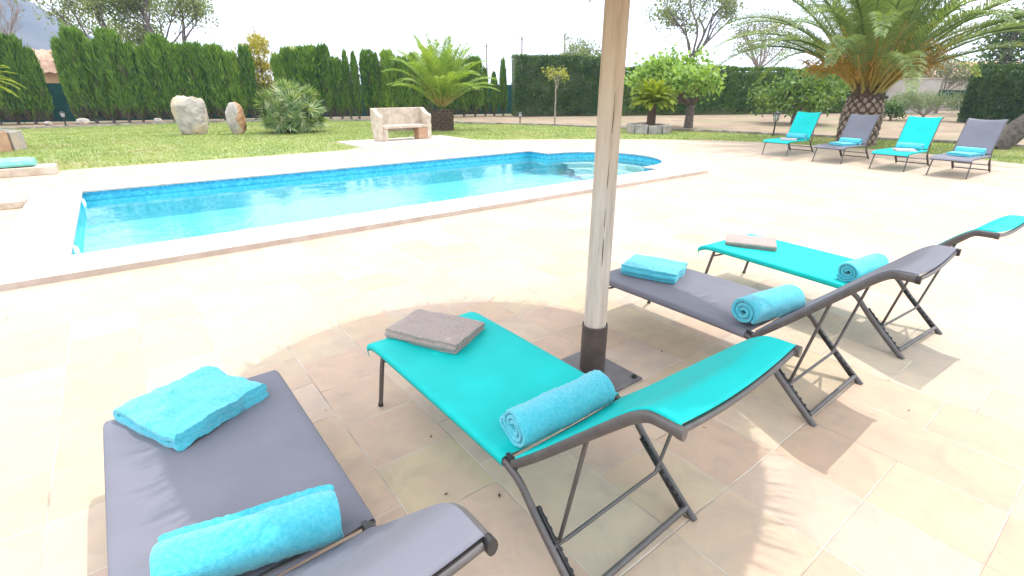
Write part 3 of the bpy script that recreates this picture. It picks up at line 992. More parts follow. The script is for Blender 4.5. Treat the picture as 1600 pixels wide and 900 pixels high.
def fronds(mb, n, length, elev, origin, leaflet=0.35, width=0.03, per=60, droop=1.0, pet=0.15, seed=0, mi_leaf=0, mi_pet=1, r0=0.1, vee=0.5, az_list=None, rach=0.02, lift=0.0, curl=0.0):
    """pinnate palm fronds: arching rachis with two rows of leaflets"""
    rs = np.random.default_rng(seed)
    for i in range(n):
        az = (i * 2.399963 + rs.normal(0, .12)) if az_list is None else az_list[i]
        e0 = elev(i / max(1, n - 1)) + rs.normal(0, .06)
        Ln = length * rs.uniform(.88, 1.1)
        K = 14
        p = np.array(origin, float) + np.array([math.cos(az) * r0, math.sin(az) * r0, lift * rs.uniform(0, 1)])
        e = e0; pts = [p]; tw = rs.normal(0, .12)
        dr = droop * rs.uniform(.8, 1.25)
        for k in range(K):
            s = k / K
            e -= dr * (0.03 + 0.17 * s) * max(0.25, math.cos(e)) 
            az2 = az + tw * s
            p = p + np.array([math.cos(az2) * math.cos(e), math.sin(az2) * math.cos(e), math.sin(e)]) * Ln / K
            pts.append(p)
        pts = np.array(pts)
        rad_ = [rach * (1.25 - 1.1 * k / K) for k in range(K + 1)]
        mb.tube(pts[:6], rad_[:6], 4, mi_pet, cap=False)
        mb.tube(pts[5:], rad_[5:], 4, mi_leaf, cap=False)
        s = np.linspace(pet, 0.995, per)
        f = s * K; j = np.clip(f.astype(int), 0, K - 1); fr = (f - j)[:, None]
        Q = pts[j] * (1 - fr) + pts[j + 1] * fr
        T = unit(pts[j + 1] - pts[j])
        side = unit(np.cross(T, np.array([0, 0, 1.0]) + 1e-3))
        nup = np.cross(side, T)
        prof = np.interp(s, [pet, pet + .12, .45, .8, 1], [.35, .8, 1.0, .75, .3]) * leaflet
        for sg in (-1, 1):
            fw = np.interp(s, [0, 1], [.55, 1.05])[:, None]
            D = unit(side * sg + T * fw + nup * vee + rs.normal(0, .10, (per, 3)))
            W = np.cross(D, nup); W = unit(W + nup * rs.normal(0, .3, (per, 1)))
            mid = Q + D * (prof * .55)[:, None]
            D2 = unit(D + np.array([0, 0, -.55 - curl]))
            tip = mid + D2 * (prof * .5)[:, None]
            ww = (width * rs.uniform(.8, 1.2, per))[:, None]
            V = np.stack([Q - W * ww * .3, Q + W * ww * .3, mid + W * ww * .5, mid - W * ww * .5, tip], 1).reshape(-1, 3)
            b = np.arange(per)[:, None] * 5
            mb.add(V, np.hstack([b, b + 1, b + 2, b + 3]), mi_leaf)
            mb.add(np.zeros((0, 3)), np.zeros((0, 3), int), mi_leaf)
            mb.f.append((np.hstack([b + 3, b + 2, b + 4]) + mb.n - len(V))); mb.m.append(np.full(per, mi_leaf))
    return mb


def palm_trunk(r, h, nb=14, amp=0.07, flare=1.0):
    """stout trunk covered with cut leaf bases in a diamond lattice"""
    mb = MB()
    nt_, nz_ = nb * 8, max(12, int(h / 0.035))
    G = np.zeros((nz_ + 1, nt_ + 1, 3)); H = np.zeros((nz_ + 1, nt_ + 1))
    pitch = 2 * PI * r / nb
    for i in range(nz_ + 1):
        z = h * i / nz_
        for j in range(nt_ + 1):
            a = 2 * PI * (j % nt_) / nt_
            u = nb * a / (2 * PI); v = z / (pitch * 1.05)
            p1 = u + v; p2 = u - v
            d1 = abs((p1 % 1) - .5) * 2; d2 = abs((p2 % 1) - .5) * 2
            b = min(1, 1.5 * (1 - max(d1, d2)))
            H[i, j] = b
            rr = r * np.interp(z / h, [0, .15, .6, 1], [1.0, .97, 1.0, .98 * flare]) + amp * (b * (1 + .5 * noise.noise(Vector((round(p1), round(p2), 3.3)))) + .5 * noise.noise(Vector((u * 2, v * 2, 0))))
            G[i, j] = (rr * math.cos(a), rr * math.sin(a), z - amp * .4 * b)
    idx = np.arange((nz_ + 1) * (nt_ + 1)).reshape(nz_ + 1, nt_ + 1)
    q = np.stack([idx[:-1, :-1], idx[:-1, 1:], idx[1:, 1:], idx[1:, :-1]], -1).reshape(-1, 4)
    hb = (H[:-1, :-1] + H[1:, 1:]).ravel() / 2
    mb.add(G.reshape(-1, 3), q[hb > .42], 0)
    mb.f.append(q[hb <= .42] + mb.n - G.reshape(-1, 3).shape[0]); mb.m.append(np.full((hb <= .42).sum(), 1))
    mb.add([(0, 0, h * .97)] + [(r * math.cos(a), r * math.sin(a), h * .98) for a in np.linspace(0, 2 * PI, 17)], [(0, i, i + 1) for i in range(1, 17)], 1)
    return mb


# ------------------------------------------------------------------ left row of clipped cypresses
CYP = [(-4.81, 34.75, 3.92, 0.57), (-4.14, 34.5, 3.99, 0.48), (-3.48, 34.25, 4.09, 0.48), (-2.84, 34.0, 3.75, 0.45), (-2.34, 33.8, 3.45, 0.32), (-1.02, 33.3, 3.8, 0.38), (-0.5, 33.11, 4.03, 0.49), (0.17, 32.86, 3.97, 0.45), (0.8, 32.62, 4.12, 0.51), (1.36, 32.41, 3.8, 0.44), (2.06, 32.14, 3.53, 0.4), (2.67, 31.92, 3.83, 0.49), (3.36, 31.65, 3.85, 0.5), (4.07, 31.39, 3.63, 0.48), (4.87, 31.08, 3.77, 0.52), (5.62, 30.8, 3.37, 0.39), (6.25, 30.55, 3.45, 0.33), (7.72, 30.0, 3.46, 0.36), (8.1, 29.9, 3.5, 0.3), (8.43, 29.73, 3.61, 0.35), (9.06, 29.49, 3.71, 0.65), (9.8, 29.21, 3.57, 0.36), (10.36, 29.0, 3.34, 0.3), (10.8, 28.83, 3.41, 0.2), (11.22, 28.68, 3.48, 0.24), (11.89, 28.42, 3.58, 0.41), (12.32, 28.26, 3.43, 0.24), (12.87, 28.05, 3.57, 0.42), (13.64, 27.76, 3.27, 0.36), (14.39, 27.79, 3.49, 0.33), (15.08, 27.69, 3.38, 0.37), (15.87, 27.57, 3.2, 0.37), (16.6, 27.46, 3.29, 0.38), (17.34, 27.35, 3.24, 0.38), (18.1, 27.24, 3.39, 0.47), (18.79, 27.13, 2.78, 0.24), (19.41, 27.04, 2.57, 0.24), (20.04, 26.94, 3.31, 0.22)]
variants = []
for k in range(6):
    light = (k == 5)
    variants.append(cypress_meshes(seed=k, ragged=.10 + .02 * k).mesh('cypress_foliage', [MAT['cypress_light'] if light else MAT['cypress'], MAT['twigs']], 0))
thin = [cypress_meshes(seed=20 + k, pointed=True, n=3000).mesh('narrow_cypress_foliage', [MAT['cypress'], MAT['twigs']], 0) for k in range(2)]
tr_me = cone_trunk(3.6, 0.07).mesh('cypress_trunk', MAT['bark'])
CYL = {0: 'broad dark cypress at the left edge of the photo', 4: 'shorter dark cypress just left of the gap showing the house', 5: 'dark cypress just right of the gap showing the house',
       9: 'dark cypress right behind the gap left of the tall standing stone', 14: 'thick bushy cypress between the two standing stones', 15: 'slender light green cypress above the small standing stone',
       16: 'dark cypress just left of the yellow conifer', 17: 'cypress just right of the yellow conifer, above the fan palm', 20: 'widest square topped cypress right above the fan palm',
       21: 'mid width cypress directly right of the widest square topped one', 22: 'low loose cypress left of the two thin pointed ones', 23: 'left one of two thin pointed cypresses', 24: 'right one of two thin pointed cypresses',
       25: 'flat topped cypress above the left end of the stone bench', 26: 'thin pointed cypress between two flat topped ones above the bench', 27: 'light flat topped cypress above the middle of the bench',
       35: 'short thin cypress right of the bright date palm, left one', 36: 'short thin cypress right of the bright date palm, right one', 37: 'thin pointed cypress standing alone left of the clipped hedge'}
for i, (x, y, h, r) in enumerate(CYP):
    if i in CYL: lab, grp = CYL[i], 'cypress row behind the lawn'
    elif i < 5: lab, grp = 'dark clipped cypress in the closed clump left of the house gap', 'cypress clump left of the house gap'
    elif i < 14: lab, grp = 'dark clipped cypress in the closed row behind the standing stones', 'cypress row behind the standing stones'
    elif i < 22: lab, grp = 'clipped cypress standing behind the fan palm', 'cypresses behind the fan palm'
    else: lab, grp = 'dark cypress column partly hidden behind the bright date palm', 'cypresses behind the date palm'
    h *= (1.0, 1.06, .95, 1.03, .97)[i % 5] if i < 24 else 1.0
    c = empty('cypress', (x, y, 0), random.uniform(0, 6), lab, 'cypress', grp)
    narrow = r < .26
    light = i in (15, 27, 17)
    me = thin[i % 2] if narrow else (variants[5] if light else variants[i % 5])
    f = bpy.data.objects.new('foliage', me); COL.objects.link(f); f.parent = c
    rr = max(r * .90, .23)
    f.scale = (rr / .42, rr / .42, h / 3.6)
    t = bpy.data.objects.new('trunk', tr_me); COL.objects.link(t); t.parent = c
    t.scale = (1, 1, h / 3.6)

# green screen fence behind the cypresses
fr = empty('screen_fence', (-9, 37.3, 0), 0, 'green mesh screen fence seen through gaps in the cypress row', 'fence')
A = np.array((-9, 37.3)); Bq = np.array((24.5, 27.4)); d = Bq - A; ln = np.hypot(*d); az = math.atan2(d[1], d[0])
fr.rotation_euler = (0, 0, az)
sc_ = MB()
G_ = [[(ln * i / 80, .04 * math.sin(i * 1.3), 0.03), (ln * i / 80, .03 * math.sin(i * 1.7 + 1), .9), (ln * i / 80, .02 * math.sin(i), 1.85)] for i in range(81)]
sc_.grid(np.array(G_)); sc_.build('mesh_screen', MAT['mesh'], fr)
for i in range(13):
    MB().tube([(ln * i / 12, 0.08, -.1), (ln * i / 12, .08, 1.95)], .03, 8).build('post', MAT['post'], fr)

# clipped hedges
hedge('clipped_hedge', (20.3, 26.25), (25.7, 23.6), 3.4, 1.1, MAT['hedge'], 'tall dark clipped hedge behind the small sapling, left of the mast', 15000, .15, .1, .03)
hedge('clipped_hedge', (25.75, 23.55), (47, 13.3), 2.75, 1.2, MAT['greenhedge'], 'long lower clipped hedge behind the round bright green tree', 30000, .19, 1.0, .05)
hedge('clipped_hedge', (35.2, 7.4), (36.0, -4), 2.55, 1.6, MAT['darkhedge'], 'dark square hedge at the right edge of the photo', 15000, .17, .8, .05)

# ------------------------------------------------------------------ palms
t = empty('date_palm', (10.75, 18.6, 0), 0, 'bright green young date palm with stout dark trunk behind the bench', 'palm')
palm_trunk(0.42, 0.80, 12, .05).build('trunk', [MAT['fibre'], MAT['fibre']], t, smooth=40)
mb = MB()
fronds(mb, 40, 2.4, lambda s: R(36) + s * R(50), (0, 0, 0.9), .44, .021, 92, .72, .16, 4, r0=.16, vee=.45, rach=.024, lift=.25)
mb.build('crown', [MAT['date'], MAT['petiole']], t, smooth=0)

t = empty('canary_palm', (17.72, 6.0, 0), 0.3, 'large palm with stout diamond patterned trunk and yellow frond bases', 'palm')
palm_trunk(0.50, 1.38, 13, .05, .84).build('trunk', [MAT['boss'], MAT['fibre']], t, smooth=40)
mb = MB()
fronds(mb, 76, 4.6, lambda s: R(32) + s * R(54), (0, 0, 1.4), .52, .022, 124, .92, .17, 9, r0=.34, vee=.42, rach=.034, lift=.55)
mb.build('crown', [MAT['canary'], MAT['petiole']], t, smooth=0)
MB().lathe([(.47, 1.26), (.43, 1.36), (.36, 1.5), (.36, 1.62), (.30, 1.8), (.1, 1.95)], 20).build('crown_base', MAT['fibre'], t)
mb = MB()
for i in range(22):
    az = i * 2.4 + .4; e = R(random.uniform(35, 68)); ln = random.uniform(.9, 1.5)
    p = Vector((.35 * math.cos(az), .35 * math.sin(az), 1.65)); pts = [p]
    for k in range(6):
        e -= .07
        p = p + Vector((math.cos(az) * math.cos(e), math.sin(az) * math.cos(e), math.sin(e))) * ln / 6
        pts.append(p)
    mb.tube(pts, .022, 5, 0)
    for q in range(26):
        b = pts[-1 - q % 3]
        az2 = az + random.uniform(-.9, .9); e2 = random.uniform(-.5, 1.0); l2 = random.uniform(.3, .6)
        m = b + Vector((math.cos(az2) * math.cos(e2), math.sin(az2) * math.cos(e2), math.sin(e2))) * l2 * .6
        mb.tube([b, m, m + Vector((math.cos(az2) * .5, math.sin(az2) * .5, -.5)) * l2 * .5], [.010, .012, .010], 3, 0, cap=False)
mb.build('flower_stalks', MAT['fruit'], t, smooth=0)

t = empty('fan_palm', (5.65, 21.3, 0), 0, 'round grey green fan palm shrub on the lawn', 'palm')
MB().blob((0, 0, .35), (.35, .35, .5), 3, .25, 3).build('trunk', MAT['fibre'], t)
mb = MB()
for i in range(125):
    s = (i + .5) / 125
    zc = 1.0 - 1.25 * s
    az = i * 2.399963 + random.uniform(-.15, .15)
    e = math.asin(max(-.35, min(.99, zc + random.uniform(-.08, .08))))
    dv = np.array([math.cos(az) * math.cos(e), math.sin(az) * math.cos(e), math.sin(e)])
    pl = random.uniform(.78, 1.08)
    b0 = np.array([0, 0, .55]); c0 = b0 + dv * pl * np.array([1.0, 1.0, 1.06])
    mb.tube([b0, c0], .012, 4, 1, cap=False)
    side = np.cross(dv, [0, 0, 1.0]); side /= max(1e-6, np.linalg.norm(side))
    nup = np.cross(side, dv)
    nn = unit(dv + rng.normal(0, .28, 3))                       # the blade faces outwards
    ax = np.array([0, 0, 1.0]) * (.35 if e > .2 else -.5) + side * random.uniform(-.8, .8) + dv * .5
    ax = unit(ax - nn * (ax @ nn) * .75)
    if i % 3 == 0:
        ax = dv; nn = unit(nup + rng.normal(0, .5, 3)); nn = unit(nn - ax * (ax @ nn))
    sd = unit(np.cross(ax, nn))
    nb = 20
    th = np.linspace(-2.3, 2.3, nb)
    rr = random.uniform(.42, .60)
    D = unit(np.outer(np.cos(th), ax) + np.outer(np.sin(th), sd) + rng.normal(0, .06, (nb, 3)) - np.outer(np.abs(np.sin(th)) * .1, nn))
    W = unit(np.cross(D, nn))
    mb.leaves(np.repeat(c0[None], nb, 0), D, W, rr * (1 - .10 * np.abs(th)), .062, 0)
mb.build('crown', [MAT['fan'], MAT['petiole']], t, smooth=0)


def cycas(loc, label, trunk_h, trunk_r, length, n, seed):
    t = empty('cycas', loc, 0, label, 'cycad')
    MB().tube([(0, 0, -.02), (0, 0, trunk_h * .5), (0, 0, trunk_h)], [trunk_r, trunk_r * .95, trunk_r * .85], 12).build('trunk', MAT['fibre'], t)
    mb = MB()
    fronds(mb, n, length, lambda s: R(14) + s * R(66), (0, 0, trunk_h), .17, .019, 54, .75, .12, seed, r0=.07, vee=.35, rach=.012, lift=.08)
    mb.build('crown', [MAT['cycas'], MAT['cycas']], t, smooth=0)
    return t


cycas((16.75, 12.85, 0.30), 'yellow green cycad growing in the round stone planter', .70, .17, .92, 90, 5)
cycas((-2.9, 19.75, 0.5), 'yellow green cycad reaching in at the left photo edge', 1.1, .17, 1.25, 60, 8)


def ring_planter(loc, r, h, nblk, label, mat, mats2=None, rz=0.0):
    t = empty('stone_planter', loc, rz, label, 'planter')
    for k in range(nblk):
        a0 = 2 * PI * k / nblk + .03; a1 = 2 * PI * (k + 1) / nblk - .03
        mb = MB(); vs = []
        hh = h * random.uniform(.9, 1.05)
        for zz in (-.02, hh):
            for a, q in ((a0, r), (a1, r), (a1, r - .26), (a0, r - .26)):
                vs.append((q * math.cos(a), q * math.sin(a), zz))
        mb.add(vs, [(3, 2, 1, 0), (4, 5, 6, 7), (0, 1, 5, 4), (1, 2, 6, 5), (2, 3, 7, 6), (3, 0, 4, 7)])
        bevel(mb.build('stone_block', (mats2 if mats2 and k % 4 == 1 else mat), t, smooth=30), .02, 2)
    MB().lathe([(r - .2, 0), (r - .2, h * .8)], 24).build('soil', MAT['earth'], t)
    return t


ring_planter((16.6, 12.8, 0), .88, .32, 10, 'round grey stone planter holding the cycad at the lawn edge', MAT['greystone'])
ring_planter((-2.95, 19.8, 0), .95, .5, 7, 'grey and pink stone planter at the left photo edge on the lawn', MAT['greystone'], MAT['pinkstone'], .2)

# ------------------------------------------------------------------ trees
rsx = random.Random(5)


def blob_tree(name, loc, label, cat, leafmat, bark, trunk_h, trunk_r, centers, per, sig, ln, wd, squash=.8, droop=-.4, group=None):
    t = empty(name, loc, 0, label, cat, group)
    mb = MB()
    mb.tube([(0, 0, -.05), (.03, .02, trunk_h * .5), (0, 0, trunk_h)], [trunk_r * 1.2, trunk_r, trunk_r * .9], 10)
    # a few crooked main limbs, each carrying the clumps nearest to it
    rs = random.Random(len(centers) * 7 + int(trunk_h * 10))
    C_ = [Vector(c) for c in centers]
    k_ = max(3, min(8, len(C_) // 6))
    seeds_ = rs.sample(C_, k_)
    for q in range(3):
        groups = [[] for _ in seeds_]
        for c in C_:
            groups[min(range(k_), key=lambda i: (seeds_[i] - c).length)].append(c)
        seeds_ = [sum(g_, Vector()) / len(g_) if g_ else seeds_[i] for i, g_ in enumerate(groups)]
    top = Vector((0, 0, trunk_h * .96))
    for sd_, g_ in zip(seeds_, groups):
        jit = lambda a: Vector((rs.uniform(-a, a), rs.uniform(-a, a), rs.uniform(-a, a)))
        L0 = (sd_ - top).length
        p1 = top.lerp(sd_, .35) + jit(.10 * L0); p2 = top.lerp(sd_, .7) + jit(.10 * L0)
        limb = spline([top, p1, p2, sd_], 9)
        mb.tube(limb, [trunk_r * (.62 - .40 * i / 8) for i in range(9)], 6)
        for c in g_:
            a0 = Vector(limb[rs.choice((4, 5, 6, 7, 8))])
            L1 = (c - a0).length
            mb.tube(spline([a0, a0.lerp(c, .5) + jit(.14 * L1), c], 5), [trunk_r * (.22 - .15 * i / 4) for i in range(5)], 4)
    mb.build('trunk', bark, t, smooth=50)
    cb = MB()
    crown_leaves(cb, centers, per, sig, ln, wd, droop, squash=squash)
    cb.build('crown', leafmat, t, smooth=0)
    return t


def dome(n, rx, rz, zc, seed, ry=None):
    rs = random.Random(seed); L = []
    for i in range(n):
        u = rs.uniform(-.55, 1); a = rs.uniform(0, 2 * PI); q = math.sqrt(max(0, 1 - u * u)); k = rs.uniform(.55, 1.0)
        L.append((rx * q * math.cos(a) * k, (ry or rx) * q * math.sin(a) * k, zc + rz * u * k))
    return L


blob_tree('fig_tree', (20.1, 13.4, 0), 'low round bright green tree with broad leaves behind the cycad', 'tree', MAT['fig'], MAT['bark'], 1.0, .17, [(x - .75 * .79, y + .75 * .61, z) for x, y, z in dome(54, 1.75, .85, 1.95, 3)], 60, .24, .20, .15)
blob_tree('broad_shrub', (26.4, 11.8, 0), 'wide bright green shrub just left of the large palm', 'shrub', MAT['bush'], MAT['bark'], .5, .12, dome(60, 2.0, .95, 1.25, 4), 60, .28, .20, .13)
blob_tree('sapling', (17.0, 18.7, 0), 'thin young tree with small yellow green crown before the clipped hedge', 'tree', MAT['sapling'], MAT['palebark'], 1.6, .035, dome(20, .55, .38, 2.2, 6), 16, .13, .11, .07, squash=.7)
blob_tree('round_tree', (36.6, 36.9, 0), 'dark rounded tree top showing over the clipped hedge, left of the mast', 'tree', MAT['oak'], MAT['bark'], 3.0, .2, dome(50, 2.3, 1.7, 3.9, 12), 60, .45, .28, .16)
blob_tree('grey_shrub', (35.0, 8.9, 0), 'fluffy pale green shrub in front of the pale wall', 'shrub', MAT['lavender'], MAT['palebark'], .25, .08, dome(46, 1.15, .45, .85, 13, 2.0), 70, .17, .22, .035, droop=1.6)
blob_tree('low_shrub', (33.4, 9.9, 0), 'small dark rounded shrub at the foot of the large palm', 'shrub', MAT['hedge'], MAT['bark'], .2, .06, dome(20, .6, .35, .5, 14), 50, .16, .14, .08)
blob_tree('carob_tree', (39.7, 27.0, 0), 'airy spreading tree with grey branches over the hedge, right of the mast', 'tree', MAT['oak'], MAT['bark'], 4.0, .17, dome(56, 3.6, 2.5, 7.6, 31), 60, .42, .25, .13)
blob_tree('olive_tree', (44.2, 23.4, 0), 'pale grey green airy tree beside the left palm fronds', 'tree', MAT['olive'], MAT['palebark'], 3.2, .15, dome(50, 2.7, 2.2, 5.4, 33), 70, .42, .22, .07)
tree('poplar', (5.0, 43.6, 0), 'tall airy light green tree with grey forked trunks above the cypresses', 'tree', MAT['farleaf'], MAT['bark'], 9.8, .22, 3.4, 4, .8, 52, .42, .20, .10, seed=31, kids=(3, 4), leafy=.7)
tree('poplar', (1.0, 45.5, 0), 'light green tree with thin foliage above the left cypresses', 'tree', MAT['farleaf'], MAT['bark'], 9.0, .18, 3.0, 4, .75, 46, .42, .20, .10, seed=33, kids=(3, 4), leafy=.65)
tree('bare_tree', (-4.0, 46.5, 0), 'leafless pale twiggy tree in front of the blue hill', 'tree', MAT['farleaf'], MAT['palebark'], 8.6, .15, 2.6, 5, .8, 0, .3, seed=41, kids=(3, 4), gnarl=.2, group=None)
tree('bare_tree', (-9.5, 47.0, 0), 'leafless pale twiggy tree at the top left photo corner', 'tree', MAT['farleaf'], MAT['palebark'], 8.8, .15, 2.6, 5, .8, 0, .3, seed=43, kids=(3, 4), gnarl=.2)

# yellow conifer
t = empty('yellow_conifer', (7.02, 31.2, 0), 0, 'yellow green conifer with a thin bare tip above the cypress row', 'tree')
MB().tube([(0, 0, 0), (.05, 0, 2.5), (0.02, .03, 4.9)], [.12, .06, .012], 7).build('trunk', MAT['bark'], t)
cs = []
for i in range(90):
    z = random.uniform(.9, 4.1); r = np.interp(z, [.9, 2.2, 3.2, 3.7, 4.3], [.5, .45, .7, .55, .06]) * random.uniform(.4, 1.2); a = random.uniform(0, 6.28)
    cs.append((r * math.cos(a), r * math.sin(a), z))
cb = MB(); crown_leaves(cb, cs, 42, .16, .2, .06, .9)
cb.build('crown', MAT['yellowleaf'], t, smooth=0)
t = empty('yellow_shrub', (10.2, 36.0, 0), 0, 'yellow leaved shrub top just right of the yellow conifer', 'shrub')
MB().tube([(0, 0, 0), (0, 0, 3)], [.06, .03], 6).build('trunk', MAT['bark'], t)
cb = MB(); crown_leaves(cb, [(random.uniform(-.3, .3), random.uniform(-.3, .3), random.uniform(2, 4.0)) for _ in range(30)], 40, .14, .16, .06, .6)
cb.build('crown', MAT['yellowleaf'], t, smooth=0)

# dark evergreens beyond the hedge at the right
for (x, y, h, r, lab) in ((43.5, 7.6, 6.3, 1.5, 'tall dark evergreen behind the right palm fronds'), (47.5, 5.0, 5.6, 1.9, 'broad dark evergreen above the dark square hedge'), (51, 16.5, 5.0, 1.6, 'dark evergreen top behind the palm crown')):
    blob_tree('evergreen', (x, y, 0), lab, 'tree', MAT['hedge'], MAT['bark'], 1.5, .2, dome(50, r, h * .42, h * .56, int(x)), 60, .42, .26, .12)

blob_tree('olive_tree', (46.6, 11.2, 0), 'small grey green tree between the pale wall and the dark evergreen', 'tree', MAT['olive'], MAT['palebark'], 1.2, .09, dome(44, 1.9, 1.0, 2.5, 77), 60, .26, .18, .07)
# leaning old trunk at the right
t = empty('leaning_trunk', (19.75, 3.15, 0), 0, 'thick grey sawn tree trunk leaning to the right by the lawn', 'tree trunk')
dv = Vector((.55, -.45, .68)).normalized()
pts = [dv * k * .16 + Vector((0, 0, .1 + .02 * math.sin(k * 2))) for k in range(-1, 9)]
MB().tube(pts, [.30, .31, .30, .29, .28, .27, .27, .26, .26, .25], 16).build('bark', MAT['darkbark'], t)
MB().tube([pts[-1] + dv * .001, pts[-1] + dv * .02], .24, 16).build('sawn_end', MAT['cutwood'], t)
# bits of bark relief
# ------------------------------------------------------------------ stones, bench, lamps, rocks
def rock(name, loc, size, label, mats, seed, rz=0, sq=.62, amp=.16, cat='stone', lean=0.0, split=None):
    bm = bmesh.new()
    bmesh.ops.create_icosphere(bm, subdivisions=5, radius=1.0)
    for v in bm.verts:
        p = v.co.normalized()
        p = Vector([math.copysign(abs(q) ** sq, q) for q in p])
        f = Vector((seed * 3.1, seed * 1.3, seed))
        k = 1 + amp * noise.fractal(p * 1.3 + f, 1, 2, 5) + amp * .35 * noise.ridged_multi_fractal(p * 2.2 + f, 1, 2, 4, 1, 2) * .5
        q = p * k
        q.z = q.z * .5 + .46
        tz = q.z
        v.co = Vector((q.x * size[0] * (.5 - .08 * (1 - tz)) + lean * tz, q.y * size[1] * .5, q.z * size[2]))
    me = bpy.data.meshes.new(name)
    bm.to_mesh(me); bm.free()
    for m in mats: me.materials.append(m)
    for p in me.polygons:
        p.use_smooth = True
        if split and p.center.x > split * size[0] + .06 * math.sin(p.center.z * 9): p.material_index = 1
    o = bpy.data.objects.new(name, me); COL.objects.link(o)
    o.location = loc; o.rotation_euler = (0, 0, rz)
    return tag(o, label, cat)


VR = R(-37.6)
rock('standing_stone', (2.42, 22.6, 0), (1.12, .6, 1.32), 'broad pale standing stone with rounded top on the lawn', [MAT['boulder']], 2.0, R(-8), .55, .14)
rock('standing_stone', (3.75, 21.7, 0), (.66, .5, 1.14), 'smaller narrow standing stone with an orange right side', [MAT['boulder'], MAT['ochre']], 5.0, R(-18), .8, .12, split=.14)
for i, (x, y, s, lab) in enumerate(((-1.0, 32.0, .36, 'tan rock lying in front of the cypresses beside the left garden lamp'), (-2.3, 32.4, .24, 'small pale rock left of the left garden lamp'), (1.9, 31.2, .3, 'little dark rock under the cypress row'))):
    rock('rock', (x, y, -.03), (s * 1.6, s, s * .9), lab, [MAT['boulder']], 7 + i, i, .9, .2, 'rock')

bn = empty('stone_bench', (7.52, 15.62, 0.026), R(1), 'pale carved stone bench with high back on the lawn edge', 'bench')
bevel(MB().box((0, .28, .62), (1.84, .11, .72)).build('backrest', MAT['bench'], bn), .015)
bevel(MB().box((0, -.02, .42), (1.56, .52, .09)).build('seat', MAT['bench'], bn), .015)
for sx in (-1, 1):
    mb = MB()
    prof = [(.225, .0), (.225, .97), (.16, .97), (.05, .90), (-.06, .84), (-.16, .80), (-.24, .80), (-.29, .74), (-.29, .66), (-.25, .58), (-.25, .0)]
    x0, x1 = (-.93, -.785) if sx < 0 else (.785, .93)
    if sx > 0: prof = [(.225, .0), (.225, .97), (.16, .97), (.05, .90), (-.06, .84), (-.16, .80), (-.24, .80), (-.29, .74), (-.29, .66), (-.25, .58), (-.25, .47), (-.25, .0)]
    n_ = len(prof)
    vs = [(x0, y, z) for y, z in prof] + [(x1, y, z) for y, z in prof]
    fs = [tuple(range(n_)), tuple(range(2 * n_ - 1, n_ - 1, -1))] + [((i + 1) % n_, i, n_ + i, n_ + (i + 1) % n_) for i in range(n_)]
    mb.add(vs, fs)
    bevel(mb.build('armrest', MAT['bench'], bn, smooth=30), .018, 2)
bevel(MB().box((.62, -.06, .186), (.32, .36, .372)).build('pier', MAT['pinkstone'], bn), .015)
bevel(MB().box((-.70, -.06, .186), (.16, .36, .372)).build('pier', MAT['bench'], bn), .015)


def lamp(loc, h, label):
    t = empty('garden_lamp', loc, 0, label, 'lamp', 'garden lamps along the lawn edge')
    MB().tube([(0, 0, -.03), (0, 0, h * .6)], .028, 8).lathe([(.07, 0), (.07, .03), (.03, .05)], 12).build('post', MAT['black'], t)
    z = h * .6
    MB().lathe([(.065, z), (.095, z + h * .3), (.02, z + h * .3)], 6).build('lantern_glass', MAT['lampglass'], t, smooth=0)
    mb = MB().lathe([(.13, z + h * .3), (.12, z + h * .33), (.04, z + h * .39), (.015, z + h * .42)], 6)
    for k in range(6):
        a = 2 * PI * k / 6
        mb.tube([(.07 * math.cos(a), .07 * math.sin(a), z), (.1 * math.cos(a), .1 * math.sin(a), z + h * .3)], .007, 4)
    mb.build('lantern_frame', MAT['black'], t, smooth=0)


lamp((18.98, 9.1, 0), .82, 'black garden lamp on a post left of the far teal lounger')
lamp((15.7, 19.75, 0), .55, 'short garden lamp in front of the clipped hedge')
lamp((-1.65, 31.8, 0), .62, 'short garden lamp before the cypress gap at the left')

# poles
for (x, y, h, lab) in ((37.46, 46.87, 7.0, 'utility pole above the left end of the clipped hedge'), (39.6, 42.4, 7.0, 'utility pole beside the dark rounded tree top'), (35.5, 50.8, 6.4, 'thin pole above the right side of the bright date palm')):
    t = empty('utility_pole', (x, y, 0), 0, lab, 'pole', 'utility poles beyond the hedge')
    MB().tube([(0, 0, -.1), (0, 0, h)], [.12, .08], 8).build('post', MAT['palebark'], t)
    MB().box((0, 0, h - .35), (.9, .08, .08)).build('crossarm', MAT['palebark'], t)

# house behind the left gap
hs = empty('farmhouse', (-2.6, 48.6, 0), R(18), 'ochre farmhouse with tiled roof glimpsed behind the cypresses', 'house')
MB().box((0, 0, 1.3), (11, 6, 2.7)).build('wall', MAT['ochrewall'], hs)
rf = MB()
G_ = []
for i in range(90):
    x = -5.9 + 11.8 * i / 89
    wv = .05 * math.sin(i * 1.7)
    G_.append([(x, -3.6, 2.55 + wv), (x, -1.8, 3.3 + wv), (x, 0, 4.05 + wv), (x, 1.8, 3.3 + wv), (x, 3.6, 2.55 + wv)])
rf.grid(np.array(G_)); rf.build('roof', MAT['rooftile'], hs, smooth=60)
MB().box((2.6, .6, 4.2), (.6, .6, 1.2)).build('chimney', MAT['wall'], hs)
for x in (-3.2, 0.2, 3.2):
    f = MB().box((x, -3.02, 1.5), (1.0, .10, 1.2)).build('window', MAT['white'], hs)
    MB().box((x, -3.05, 1.5), (.84, .08, 1.04)).build('pane', MAT['glass'], f)

